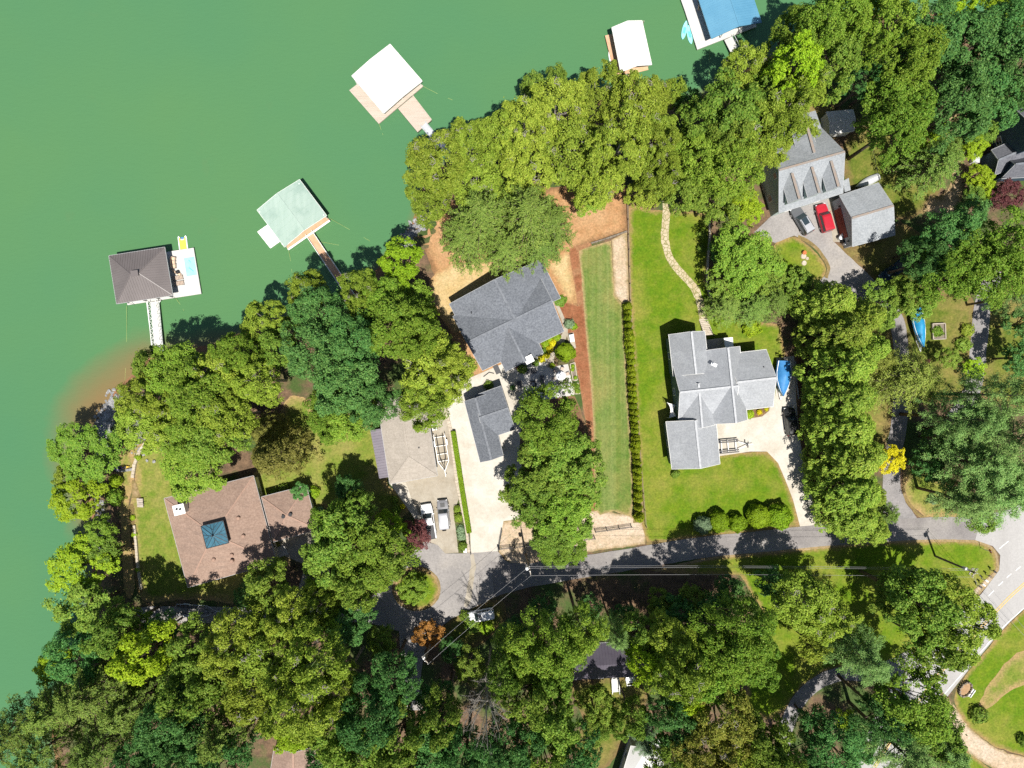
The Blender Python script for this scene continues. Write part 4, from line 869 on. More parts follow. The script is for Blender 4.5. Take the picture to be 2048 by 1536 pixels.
for a, b, l in (((351, 596), (368, 622), 'pale green mooring line trailing off the swim deck corner'), ((253, 612), (250, 760), 'long mooring line running down from the taupe boathouse to the muddy shore'), ((660, 437), (740, 482), 'long mooring line slanting right from the mint green boathouse'), ((622, 480), (736, 500), 'mooring line crossing behind the brown gangway'), ((577, 500), (584, 545), 'short mooring line below the mint green boathouse'), ((847, 173), (905, 200), 'mooring line right of the flat white boathouse'), ((758, 248), (766, 270), 'short mooring line at the bottom corner of the flat white boathouse'), ((1420, 100), (1419, 150), 'thin line from the blue boathouse deck to the shaded shore')):
    mooring(a, b, l)
# ------------------------------------------------------------------ vehicles
def paint(name, c, rough=0.25, spec=0.6): return mat(name, c, rough=rough, spec=spec)
paint('paint_car_white', (0.82, 0.83, 0.84)); paint('paint_silver', (0.36, 0.37, 0.40), .35); paint('paint_black', (0.012, 0.013, 0.015), .25)
paint('paint_red', (0.42, 0.02, 0.035)); paint('paint_grey', (0.10, 0.105, 0.115)); paint('paint_graphite', (0.20, 0.20, 0.21)); paint('paint_dark_blue', (0.03, 0.06, 0.09))
mat('tyre', (0.012, 0.012, 0.012), rough=0.85); mat('rim_metal', (0.5, 0.5, 0.52), rough=0.35, metal=0.6)
mat('lamp_red', (0.35, 0.012, 0.012), rough=0.2); mat('lamp_clear', (0.75, 0.77, 0.8), rough=0.1); mat('tarp_blue', (0.03, 0.17, 0.44), (0.06, 0.25, 0.52), 1.6, 0.55, lohi=(.3, .7)); mat('tarp_cyan', (0.015, 0.20, 0.42), (0.02, 0.27, 0.5), 1.6, 0.55)
mat('bed_grey', (0.075, 0.075, 0.08), rough=0.7); mat('rubber_black', (0.02, 0.02, 0.022), rough=0.7); mat('tarp_teal', (0.05, 0.20, 0.30), (0.10, 0.28, 0.36), 1.0, 0.5)

def car(px, py, ang, L, W, Ht, kind, body, label, roof=None, hood=None, extras=()):
    """+x is the nose. ang = heading in the plan, degrees"""
    p = P(px, py, .8); t = thing('parked_car' if kind != 'pickup' else 'pickup_truck', label, 'car' if kind != 'pickup' else 'pickup truck', (p.x, p.y, .065), rad(ang), 'cars parked at the houses')
    zb, zs = .28, Ht * (.56 if kind != 'sedan' else .62); hl, hw = L / 2, W / 2
    st = [(-1, .74, .78), (-.985, .84, .93), (-.94, .94, 1.0), (-.7, 1, 1.02), (0, 1, 1.0), (.45, 1, .98), (.68, .985, .93), (.84, .94, .86), (.93, .86, .78), (.98, .74, .68), (1, .60, .60)]
    rows = []
    for u, wf, hf in st:
        x, y, z = u * hl, wf * hw, zb + (zs - zb) * hf
        rows.append([(x, -y * .90, zb), (x, -y, zb + (z - zb) * .35), (x, -y, zb + (z - zb) * .7), (x, -y * .93, z - .03), (x, -y * .5, z + .015), (x, y * .5, z + .015), (x, y * .93, z - .03), (x, y, zb + (z - zb) * .7), (x, y, zb + (z - zb) * .35), (x, y * .90, zb)])
    m = MB().grid(rows, closed=True, cap=True)
    x0, x1, xr0, xr1 = {'suv': (-.97, .42, -.90, .10), 'boxy': (-.985, .40, -.95, .14), 'wagon': (-.95, .44, -.80, .06), 'sedan': (-.78, .48, -.42, .06), 'pickup': (-.16, .50, -.10, .22)}[kind]
    wt = .80 if kind != 'boxy' else .84
    cb = [(x0 * hl, -hw * .9, zs - .03), (x1 * hl, -hw * .88, zs - .05), (x1 * hl, hw * .88, zs - .05), (x0 * hl, hw * .9, zs - .03)]
    ct = [(xr0 * hl, -hw * wt, Ht), (xr1 * hl, -hw * wt * .95, Ht), (xr1 * hl, hw * wt * .95, Ht), (xr0 * hl, hw * wt, Ht)]
    m.add(cb + ct, [[0, 1, 5, 4], [1, 2, 6, 5], [2, 3, 7, 6], [3, 0, 4, 7]])
    part(m, 'body', body, t, world=False, smooth=True, sharp=38)
    ins = [Vector(v) for v in ct]; c = sum(ins, Vector()) / 4
    rrows = [[tuple(c + (v - c) * f + Vector((0, 0, dz))) for v in ins] for f, dz in ((1.0, -.01), (.97, .035), (.7, .06))]
    part(MB().grid(rrows, closed=True, cap=True), 'roof_panel', roof or body, t, world=False, smooth=True, sharp=50)
    def panel(a, b, c_, d, k0=.06, k1=.94, l0=.08, l1=.92, off=.012):
        a, b, c_, d = map(Vector, (a, b, c_, d)); n = (b - a).cross(d - a).normalized(); cen = Vector((0, 0, .6)); n = n if n.dot((a + c_) / 2 - cen) > 0 else -n
        f = lambda u, v: (a.lerp(b, u)).lerp(d.lerp(c_, u), v) + n * off
        return [f(k0, l0), f(k1, l0), f(k1, l1), f(k0, l1)]
    part(MB().add(panel(cb[1], cb[2], ct[2], ct[1]), [[0, 1, 2, 3]]), 'windshield', 'glass', t, world=False)
    part(MB().add(panel(cb[3], cb[0], ct[0], ct[3], .08, .92, .2, .9), [[0, 1, 2, 3]]), 'rear_window', 'glass', t, world=False)
    for i, j in ((0, 1), (2, 3)):
        sw = MB()
        for k0, k1 in ((.05, .34), (.37, .63), (.66, .95)) if kind in ('suv', 'boxy', 'wagon') else ((.06, .48), (.52, .94)):
            sw.add(panel(cb[i], cb[j], ct[j], ct[i], k0, k1, .15, .9), [[0, 1, 2, 3]])
        part(sw, 'side_window', 'glass', t, world=False)
    for sx in (-.62, .64):
        for sy in (-1, 1):
            c = Vector((sx * hl, sy * (hw - .1), .33)); wv = part(MB().tube([c + Vector((0, -.11, 0)), c + Vector((0, .11, 0))], .335, 14), 'wheel', 'tyre', t, world=False)
            part(MB().tube([c + Vector((0, sy * .10, 0)), c + Vector((0, sy * .125, 0))], .2, 10), 'rim', 'rim_metal', wv, world=False)
    for sy in (-1, 1):
        part(MB().box((.955 * hl, sy * hw * .66, zb + (zs - zb) * .58), (.16, .36, .14), sy * -.25), 'headlight', 'lamp_clear', t, world=False)
        part(MB().box((-.985 * hl, sy * hw * .72, zb + (zs - zb) * .72), (.08, .24, .2)), 'taillight', 'lamp_red', t, world=False)
        part(MB().box((x1 * hl - .25, sy * (hw + .06), zs + .06), (.14, .2, .13)), 'mirror', body, t, world=False)
    hd = MB(); hx0, hx1 = x1 * hl + .05, .93 * hl; hz = zs + .0
    for sy in (-1, 1): hd.add([(hx0, sy * hw * .52, hz + .01), (hx1, sy * hw * .42, hz - .16), (hx1, sy * hw * .40, hz - .16), (hx0, sy * hw * .50, hz + .01)], [[0, 1, 2, 3]])
    part(hd, 'hood_crease', 'rubber_black', t, world=False)
    if 'sunroof' in extras: part(MB().box((.0 * hl - .15 * hl, 0, Ht + .062), (L * .24, W * .48, .02)), 'sunroof', 'glass', t, world=False)
    if 'sunroof_small' in extras: part(MB().box((.0, 0, Ht + .062), (.5, .8, .02)), 'sunroof', 'glass', t, world=False)
    if 'rack' in extras:
        r = MB()
        for sy in (-1, 1): r.box((-.4 * hl, sy * hw * .7, Ht + .09), (L * .4, .05, .05))
        part(r, 'roof_rail', 'dark_metal', t, world=False)
    if 'spoiler' in extras: part(MB().box((xr0 * hl - .02, 0, Ht - .02), (.28, W * .7, .05)), 'spoiler', body, t, world=False)
    if 'spare' in extras: part(MB().tube([(-hl - .02, .1, .85), (-hl - .24, .1, .85)], .36, 14), 'spare_wheel', 'tyre', t, world=False)
    if 'scoop' in extras: part(MB().box((.62 * hl, 0, zs - .04), (.9, .75, .06)), 'hood_panel', 'paint_black', t, world=False)
    if kind == 'pickup':
        bl, bx = (1 - .20) * hl, -.58 * hl
        part(MB().box((bx - .02, 0, zs + .03), (bl * .94, W * .80, .04)), 'bed_cover', 'bed_grey', t, world=False)
        part(MB().box((bx - .02, -hw * .86, zs + .02), (bl * .98, .14, .12)).box((bx - .02, hw * .86, zs + .02), (bl * .98, .14, .12)), 'bed_rail', body, t, world=False)
        part(MB().box((-hl + .04, 0, zs - .12), (.1, W * .84, .4)), 'tailgate', 'dark_metal', t, world=False)
    return t
car(857, 1043, 99, 5.9, 2.05, 1.85, 'pickup', 'paint_car_white', 'white pickup truck with a dark bed cover half under the purple maple')
car(887, 1029, 95.5, 4.9, 1.92, 1.75, 'boxy', 'paint_graphite', 'silver-roofed dark off-roader with a spare wheel, next to the white pickup', roof='paint_silver', extras=('spare', 'scoop'))
car(1604, 441, 121, 5.0, 1.98, 1.7, 'suv', 'paint_grey', 'grey crossover car with a dark sunroof in front of the dormered house', roof='paint_silver', extras=('sunroof', 'rack'))
car(1648, 436, 105.5, 4.8, 1.95, 1.9, 'boxy', 'paint_red', 'red boxy off-roader before the red garage door')
car(1581, 843, 97, 4.7, 1.95, 1.75, 'suv', 'paint_black', 'black estate car in the tree shade on the white driveway', extras=('rack',))
car(960.5, 1231, 191, 4.75, 1.9, 1.65, 'suv', 'paint_car_white', 'white crossover car parked on the verge under the power lines', extras=('sunroof_small', 'spoiler'))
car(1788, 541, 215, 5.2, 1.95, 1.75, 'pickup', 'paint_dark_blue', 'dark pickup truck half hidden beneath the trees by the lane')

# ------------------------------------------------------------------ boats and trailers
def hull_rows(L, W, Hh, n=14, bow=2.2, stern=.82):
    rows = []
    for k in range(n + 1):
        u = k / n; f = stern + (1 - stern) * min(1, u / .3) if u < .3 else max(.02, 1 - ((u - .3) / .7) ** bow); rows.append((u * L - L / 2, f * W / 2, Hh * (1 + .18 * max(0, u - .5))))
    return rows
def covered_boat(px, py, ang, L, W, tarp, label, z=.6, motor=True):
    p = P(px, py, 1.4); t = thing('covered_boat', label, 'boat', (p.x, p.y, .06), rad(ang)); rw = hull_rows(L, W, .95)
    part(MB().grid([[(x, 0, z - .1), (x, -y * .7, z), (x, -y, z + h), (x, y, z + h), (x, y * .7, z)] for x, y, h in rw], closed=True, cap=True), 'hull', 'white_paint', t, world=False)
    rows = []
    for i, (x, y, h) in enumerate(rw):
        u = i / (len(rw) - 1); pk = z + h + .18 + .55 * math.exp(-((u - .42) / .22) ** 2) + .06 * noise.noise((i * 1.7, px, 0))
        r = [(x, -y * 1.05 - .02, z + h - .25)]
        for s_ in (-.85, -.5, -.2, 0, .2, .5, .85): r.append((x, s_ * y, z + h + (pk - z - h) * (1 - abs(s_) ** 1.6) + .07 * noise.noise((i * .9, s_ * 3, px)) + .03))
        rows.append(r + [(x, y * 1.05 + .02, z + h - .25)])
    part(MB().grid(rows), 'tarp', tarp, t, world=False, smooth=True)
    if motor: part(MB().box((-L / 2 - .3, 0, z + .8), (.45, .4, .6)).box((-L / 2 - .3, 0, z + .2), (.2, .16, .9)), 'outboard', 'dark_metal', t, world=False)
    m = MB().bar((-L * .4, .5, .42), (L * .35, .4, .42), .1, .12).bar((-L * .4, -.5, .42), (L * .35, -.4, .42), .1, .12).bar((L * .35, .4, .42), (L * .62, 0, .42), .09, .1).bar((L * .35, -.4, .42), (L * .62, 0, .42), .09, .1)
    part(m, 'trailer_frame', 'alu', t, world=False)
    for sx in (-.22, -.05):
        for sy in (-1, 1): part(MB().tube([(sx * L, sy * W * .42 - .1, .32), (sx * L, sy * W * .42 + .1, .32)], .3, 12), 'wheel', 'tyre', t, world=False)
    return t
covered_boat(1567, 757, -92, 5.9, 2.45, 'tarp_blue', 'boat under a bright blue tarp on a trailer beside the light grey house')
covered_boat(1839, 655, -80, 6.6, 1.9, 'tarp_cyan', 'slim boat under a deep blue tarp beside the narrow lane', motor=False)
p = P(1735.5, 362.5, .6); t = thing('rowing_boat', 'small upturned white rowing boat between the dormered house and garage', 'boat', (p.x, p.y, .2), rad(205)); rw = hull_rows(4.4, 1.45, .5)
part(MB().grid([[(x, -y, 0), (x, -y * .85, h * .6), (x, -y * .3, h), (x, y * .3, h), (x, y * .85, h * .6), (x, y, 0)] for x, y, h in rw], cap=True), 'hull', 'alu', t, world=False, smooth=True, sharp=50)
part(MB().bar((-2.1, 0, .52), (1.9, 0, .56), .08, .08), 'keel', 'white_paint', t, world=False)
def trailer(px, py, ang, L, W, label, frame, bunk, z=.55):
    p = P(px, py, .5); t = thing('boat_trailer', label, 'boat trailer', (p.x, p.y, .06), rad(ang), 'empty boat trailers'); m = MB(); hb = L * .18
    for s_ in (-1, 1): m.bar((-L / 2, s_ * W * .40, z - .1), (hb, s_ * W * .40, z - .1), .1, .14); m.bar((hb, s_ * W * .40, z - .1), (L * .42, 0, z - .1), .1, .12)
    for f in (-.42, -.2, .0, .17): m.bar((f * L, -W * .42, z - .14), (f * L, W * .42, z - .14), .09, .09)
    m.bar((L * .36, 0, z - .1), (L * .56, 0, z - .1), .1, .1); part(m, 'frame', frame, t, world=False)
    for s_ in (-1, 1): part(MB().bar((-L * .47, s_ * W * .23, z + .08), (L * .12, s_ * W * .2, z + .08), .13, .09).bar((L * .12, s_ * W * .18, z + .06), (L * .26, s_ * .1, z + .12), .11, .08), 'bunk', bunk, t, world=False)
    for s_ in (-1, 1):
        for f in (-.27,): part(MB().tube([(f * L, s_ * W * .47 - .1, .3), (f * L, s_ * W * .47 + .1, .3)], .3, 12), 'wheel', 'tyre', t, world=False)
        part(MB().box((-.27 * L, s_ * W * .47, .64), (.95, .26, .06)).box((-.27 * L - .42, s_ * W * .47, .5), (.06, .26, .28)).box((-.27 * L + .42, s_ * W * .47, .5), (.06, .26, .28)), 'mudguard', frame, t, world=False)
        part(MB().tube([(-L * .46, s_ * W * .42, z), (-L * .46, s_ * W * .42, z + 1.0)], .04), 'guide_post', frame, t, world=False)
    part(MB().tube([(L * .38, 0, z), (L * .38, 0, z + .6)], .06).box((L * .36, 0, z + .65), (.25, .2, .2)), 'winch_post', 'dark_metal', t, world=False); part(MB().tube([(L * .5, .14, 0), (L * .5, .14, z + .15)], .05), 'jack', 'alu', t, world=False)
trailer(884.5, 908, -81, 6.9, 2.3, 'empty white boat trailer with black bunks beside the tan-roofed garage', 'white_paint', 'rubber_black')
trailer(397, 1221, -3, 7.4, 2.2, 'empty galvanised boat trailer in deep shade below the brown house', 'alu', 'bed_grey')
p = P(1462, 892, .5); t = thing('pontoon_trailer', 'pontoon boat trailer with four dark bunk rails on the white driveway', 'boat trailer', (p.x, p.y, .06), rad(5), 'empty boat trailers')
for y_ in (1.05, .72, -.72, -1.05): part(MB().box((-.5, y_, .58), (3.5, .17, .12)), 'bunk', 'bed_grey', t, world=False)
m = MB()
for x_ in (-1.6, -.5, .8): m.box((x_, 0, .47), (.1, 2.3, .1))
for s_ in (-1, 1): m.bar((.9, s_ * .75, .45), (3.0, 0, .45), .08, .1)
m.bar((2.6, 0, .45), (3.7, 0, .45), .09, .09); part(m, 'frame', 'alu', t, world=False)
for s_ in (-1, 1): part(MB().tube([(-1.9, s_ * .9 - .1, .28), (-1.9, s_ * .9 + .1, .28)], .28, 12), 'wheel', 'tyre', t, world=False)
part(MB().tube([(2.6, 0, .4), (2.6, 0, 1.3)], .06).box((2.6, 0, 1.1), (.2, .9, .06)), 'winch_post', 'dark_metal', t, world=False); part(MB().tube([(3.1, .3, 0), (3.1, .3, .7)], .05), 'jack', 'alu', t, world=False)

# ------------------------------------------------------------------ utility poles, wires, signs, mailboxes
def pole(base, top, h, label, arm, extra=0):
    b = P(*base); tp = P(*top, h); t = thing('utility_pole', label, 'utility pole', b, 0, 'wooden utility poles')
    part(MB().tube([b, b.lerp(tp, .5), tp], [.19, .165, .13], 10), 'pole_shaft', 'wood_pole', t); d = Vector((math.cos(rad(arm)), math.sin(rad(arm)), 0)); tips = []
    for z_, L in ((-.25, 1.5), (-1.1, 1.2))[:1 + extra]:
        c = tp + Vector((0, 0, z_)); part(MB().bar(c - d * L / 2, c + d * L / 2, .11, .13), 'crossarm', 'wood_grey', t)
        for f in (-.48, -.1, .3, .48): q = c + d * L * f + Vector((0, 0, .06)); part(MB().cyl(q, .055, .26, 8, .035), 'insulator', 'white_paint', t); tips.append(q + Vector((0, 0, .25)))
    n = Vector((-d.y, d.x, 0)); tr = tp + n * .42 - Vector((0, 0, 2.4)); part(MB().cyl(tr, .26, .85, 12).ball(tr + Vector((0, 0, .85)), .26, 10, .3), 'transformer', 'alu', t)
    part(MB().tube([tp, tp + Vector((0, 0, .35))], .05), 'lightning_rod', 'alu', t)
    return t, tips
t1, a1 = pole((1051, 1108), (1060, 1142), 11, 'wooden utility pole at the turning circle where the wires fork', 100, 0)
t2, a2 = pole((1870, 1112), (1951, 1146), 11, 'tall wooden utility pole leaning over the corner lawn by the mailboxes', 60, 1)
t3, a3 = pole((866, 1271), (850, 1321), 11, 'wooden utility pole beside the shaded drive below the turning circle', 130, 0)
mat('wire', (0.30, 0.30, 0.31), rough=.4, metal=.3)
def wire(a, b, sag, lab, r=.018):
    pts = [a.lerp(b, f) - Vector((0, 0, sag * 4 * f * (1 - f))) for f in np.linspace(0, 1, 15)]; tag(MB().tube(pts, r, 5).build('power_line', 'wire'), lab, 'power line', 'overhead power lines')
for i, nm in ((0, 'uppermost'), (1, 'middle'), (3, 'lowest')): wire(a1[3 - i], a2[3 - i], 1.0, nm + ' of the wires strung along the side road')
for i, nm in ((0, 'left'), (3, 'right')): wire(a1[i], a3[i], .6, nm + ' of the two wires passing over the white parked car')
for i, nm in ((4, 'left'), (7, 'right')):
    g_ = P(1975 + i * 3, 1210 + i * 2, 0); wire(a2[i], g_ + Vector((3 + i * .2, -6, 7)), .3, nm + ' wire running from the corner pole across the main road')
wire(P(1948, 1144, 9.5), P(1957, 1187, 0.1), 0, 'guy wire anchoring the corner pole near the mailboxes', .02)
wire(P(1058, 1140, 9.5), P(1087, 1178, 0.1), 0, 'guy wire of the pole at the turning circle', .02)
b = P(1961, 1096); t = thing('stop_sign', 'red octagonal stop sign on a thin post at the road corner', 'sign', b, rad(20)); mat('sign_red', (0.42, 0.02, 0.03), rough=.4)
part(MB().tube([(0, 0, 0), (0, 0, 2.75)], .04), 'post', 'alu', t, world=False)
oc = [(.38 * math.cos(rad(22.5 + 45 * i)), .38 * math.sin(rad(22.5 + 45 * i))) for i in range(8)]
part(MB().add([(.05, x, z_ + 2.4) for x, z_ in oc] + [(.065, x, z_ + 2.4) for x, z_ in oc], [list(range(8)), list(range(8, 16))] + [[i, (i + 1) % 8, 8 + (i + 1) % 8, 8 + i] for i in range(8)]), 'sign_plate', 'sign_red', t, world=False)
cu_ = bpy.data.curves.new('lettering', 'FONT'); cu_.body = 'STOP'; cu_.size = .26; cu_.align_x = 'CENTER'; cu_.align_y = 'CENTER'; cu_.extrude = .003
tmp_ = bpy.data.objects.new('lettering_curve', cu_); COL.objects.link(tmp_); dg_ = bpy.context.evaluated_depsgraph_get(); lo_ = bpy.data.objects.new('lettering', bpy.data.meshes.new_from_object(tmp_.evaluated_get(dg_))); COL.objects.link(lo_); bpy.data.objects.remove(tmp_); lo_.data.materials.clear(); lo_.data.materials.append(MATS['white_paint']); lo_.parent = t; lo_.location = (.07, 0, 2.4); lo_.rotation_euler = (rad(90), 0, rad(90))
for i, (x, y, nm, mm) in enumerate(((1983, 1141, 'dark mailbox nearest the road corner in the row of five', 'dark_metal'), (1974, 1150.5, 'second mailbox of the row counted from the road corner', 'wood_pole'), (1966.5, 1159, 'white mailbox in the middle of the row of five', 'white_paint'), (1961, 1167, 'white mailbox fourth from the road corner', 'white_paint'), (1954.5, 1171, 'mailbox at the lower left end of the row of five', 'dark_metal'))):
    p = P(x - 3, y - 1.5); t = thing('mailbox', nm, 'mailbox', p, rad(-40), 'mailboxes by the main road')
    part(MB().box((0, 0, .55), (.1, .1, 1.1)), 'post', 'wood_grey', t, world=False)
    part(MB().grid([[(sx, -.12, 1.1), (sx, -.12, 1.28), (sx, -.08, 1.37), (sx, 0, 1.4), (sx, .08, 1.37), (sx, .12, 1.28), (sx, .12, 1.1)] for sx in (-.28, .28)], closed=True, cap=True), 'box', mm, t, world=False); part(MB().box((.05, .14, 1.3), (.03, .02, .18)), 'flag', 'sign_red', t, world=False)

# ------------------------------------------------------------------ fences and walls
def rail_fence(pts, label, h=1.25, rails=3, m='dark_metal', pitch=2.3, name='rail_fence', tk=.09, px=True, post=.12):
    W = [P(*q) for q in pts] if px else pts; t = thing(name, label, 'fence', W[0]); n = 0
    for a, b in zip(W, W[1:]):
        k = max(1, round((b - a).length / pitch))
        for r in range(rails):
            z_ = Vector((0, 0, h * (r + .8) / rails)); part(MB().bar(a + z_, b + z_, .045, tk), 'rail', m, t)
        for i in range(k + (b == W[-1])):
            q = a.lerp(b, i / k); part(MB().box((q.x, q.y, q.z + h / 2 + .04), (post, post, h + .08), math.atan2((b - a).y, (b - a).x)), 'post', m, t)
    return t
rail_fence([(999, 1096), (1090, 1086), (1140, 1080)], 'black rail fence from the gate along the gravel verge')
rail_fence([(1168, 1078), (1189, 1075)], 'short black rail fence piece below the oaks'); rail_fence([(1190, 1062), (1213, 1059), (1262, 1052)], 'black rail fence across the end of the mown grass strip')
a, b = P(998, 1094), P(1004, 1060); t = thing('gate', 'open black metal gate swung along the white driveway', 'gate', a)
fr = MB()
for z_ in (.2, .7, 1.25): fr.bar(a + Vector((0, 0, z_)), b + Vector((0, 0, z_)), .06, .08)
for f in (0, .5, 1): q = a.lerp(b, f); fr.box((q.x, q.y, .72), (.08, .08, 1.2))
part(fr, 'gate_frame', 'dark_metal', t); part(MB().box((a.x - .1, a.y - .15, .75), (.2, .2, 1.5)), 'gate_post', 'dark_metal', t)
rail_fence([(937.5, 1064), (942, 1105)], 'short black railing at the mouth of the white driveway', rails=2)
rail_fence([(1254, 410), (1257, 500), (1260, 602), (1268, 740), (1280, 920), (1291, 1052)], 'thin dark wire fence between the mown strip and the bright lawn', 1.15, 2, 'wood_pole', 3.0, 'wire_fence', .03, post=.09)
rail_fence([(1512, 335), (1524, 380), (1546, 428)], 'grey wooden side railing along the dormered house', 1.0, 3, 'wood_grey', 2.0)
rail_fence([(1740, 300), (1748, 340), (1756, 372)], 'dark railing between the dormered house garden and its yard', 1.0, 2, 'dark_metal', 2.2)
def wall(pts, wd, h, m, label, name='garden_wall'):
    W = [P(*q) for q in pts]; t = thing(name, label, 'wall', W[0]); mb = MB(); cp = MB()
    for a, b in zip(W, W[1:]):
        L = (b - a).length; k = max(1, int(L / .55)); ang = math.atan2((b - a).y, (b - a).x)
        for i in range(k):
            q = a.lerp(b, (i + .5) / k); j = random.uniform(-.03, .03); mb.box((q.x, q.y, h / 2 + j / 2), (L / k - .03, wd + j, h + j), ang + j * .6)
    part(mb, 'stonework', m, t); return t
wall([(890, 812), (902, 862), (915, 966), (934, 1058), (939, 1104)], .55, .5, 'stone_block', 'cream block retaining wall beside the clipped hedge', 'retaining_wall')
wall([(292, 886), (280, 905), (271, 928), (267, 955)], .5, .45, 'stone_block', 'low stone garden wall curving down the lakeside lawn')
wall([(270, 1050), (274, 1090), (277, 1130), (284, 1178)], .4, .4, 'stone_block', 'low stone wall along the weedy border above the lake')
wall([(268, 938), (250, 941), (234, 941)], .4, .35, 'stone_grey', 'short stone wall crossing the lower terrace')
wall([(1417, 425), (1419, 470), (1415, 520), (1413, 570), (1424, 606), (1436, 628)], .35, .35, 'stone_block', 'low stone edging beside the dark shrubs of the bright lawn')
wall([(1182, 487), (1218, 476), (1254, 463)], .28, .3, 'wood_pole', 'timber edging at the head of the mown strip', 'timber_edging')
wall([(1590, 722), (1593, 770), (1597, 798)], .2, .25, 'stone_grey', 'pale kerb along the tarp-covered boat driveway', 'kerb_edging')
t = thing('garden_stairs', 'small timber deck steps in the lakeside garden', 'steps', P(282, 1006)); m = MB()
for i in range(5): p = P(276 + i * 2.8, 1005); m.box((p.x, p.y, .1 + i * .07), (.22, 1.5, .1), rad(4))
part(m, 'tread', 'wood_grey', t); part(MB().bar(P(274, 1010, .9), P(288, 1009, 1.1), .06, .06).bar(P(274, 1001, .9), P(288, 1000, 1.1), .06, .06), 'handrail', 'wood_pole', t)

# ------------------------------------------------------------------ yard things
p = P(1143, 677); t = thing('generator', 'pale grey generator box on its concrete pad by the round shrub', 'generator', (p.x, p.y, .06), rad(8))
part(MB().box((0, 0, .4), (.75, 1.25, .8)), 'housing', 'alu', t, world=False); part(MB().box((0, 0, .83), (.55, 1.0, .06)).box((0, .3, .87), (.3, .3, .04)), 'lid', 'white_paint', t, world=False)
p = P(1121, 752); t = thing('patio_table', 'round glass patio table on the sunny end of the patio', 'table', (p.x, p.y, .05))
part(MB().cyl((0, 0, .70), .75, .04, 20), 'tabletop', 'alu', t, world=False); part(MB().cyl((0, 0, 0), .3, .05, 12).cyl((0, 0, .05), .05, .66, 8), 'pedestal', 'dark_metal', t, world=False)
for i in range(6):
    a = i * math.pi / 3 + .3; t = thing('patio_chair', 'dark patio chair drawn up round the glass patio table', 'chair', (p.x + 1.25 * math.cos(a), p.y + 1.25 * math.sin(a), .05), a - math.pi / 2, 'chairs round the patio table')
    part(MB().box((0, 0, .43), (.5, .5, .06)), 'seat', 'wicker', t, world=False); part(MB().box((0, .26, .72), (.5, .05, .55)), 'backrest', 'dark_metal', t, world=False)
    for sx in (-.22, .22):
        for sy in (-.22, .22): part(MB().box((sx, sy, .2), (.04, .04, .4)), 'leg', 'dark_metal', t, world=False)
p = P(1066, 768); t = thing('fire_table', 'square dark fire table in the shade of the patio', 'table', (p.x, p.y, .05), rad(6)); part(MB().box((0, 0, .25), (.95, .95, .5)).box((0, 0, .53), (1.1, 1.1, .06)), 'body', 'dark_metal', t, world=False); part(MB().box((0, 0, .565), (.5, .5, .03)), 'burner_tray', 'stone_grey', t, world=False)
for i, (x, y, l) in enumerate(((1084, 755, 'upper square stool right of the fire table'), (1084, 764, 'lower square stool right of the fire table'), (1039, 772, 'slatted bench left of the fire table'), (1063, 743, 'low bench above the fire table'))):
    p = P(x, y); big = i > 1; t = thing('patio_bench' if big else 'patio_stool', l, 'bench' if big else 'stool', (p.x, p.y, .05), rad(6 if i == 2 else 95 if i == 3 else 6), 'seats round the fire table')
    part(MB().box((0, 0, .4), (.7 if not big else .75, .7 if not big else 1.7, .1)), 'cushion', 'bed_grey', t, world=False); part(MB().box((0, 0, .18), (.6, .6 if not big else 1.5, .34)), 'base', 'dark_metal', t, world=False)
for i, (x, y, l) in enumerate(((1127, 787, 'small dark planter pot at the patio edge on the left'), (1139, 784, 'small dark planter pot at the patio edge on the right'))):
    p = P(x, y); t = thing('planter', l, 'planter', (p.x, p.y, .05), 0, 'pots at the patio edge'); part(MB().cyl((0, 0, 0), .2, .42, 12, .28), 'pot', 'dark_metal', t, world=False)
for i, (q, l) in enumerate((((1139, 728), 'long timber-edged planter bed along the patio side'), ((1150, 769), 'short timber-edged planter bed at the patio corner'))):
    p = P(*q); t = thing('planter_bed', l, 'planter', p, 0, 'timber planter beds by the patio'); qd = [(1140, 728), (1149.5, 725), (1154.5, 760), (1146, 762)] if i == 0 else [(1146, 767), (1156, 766), (1160, 787), (1149, 788)]
    W = [P(*k) for k in qd]; m = MB()
    for a, b in zip(W, W[1:] + W[:1]): m.bar(a + Vector((0, 0, .12)), b + Vector((0, 0, .12)), .12, .24)
    part(m, 'frame', 'stone_block', t); part(MB().prism([k.xy for k in W], .02, .16), 'soil', 'dark_mulch_soil' if 'dark_mulch_soil' in MATS else 'wood_pole', t)
t = tag(MB().box((*P(994, 739).xy, .085), (.9, 1.5, .05), rad(25)).build('door_mat', 'bed_grey'), 'dark rectangular mat on the white driveway by the grey house', 'mat')
p = P(979, 748); t = tag(MB().bar((p.x - 1.0, p.y - .45, .08), (p.x - .1, p.y + .25, .08), .14, .06).bar((p.x - .1, p.y + .3, .085), (p.x + .75, p.y + .1, .085), .14, .06).build('cable_ramp', 'rubber_black'), 'dark bent cable ramp lying on the white driveway', 'cable ramp')
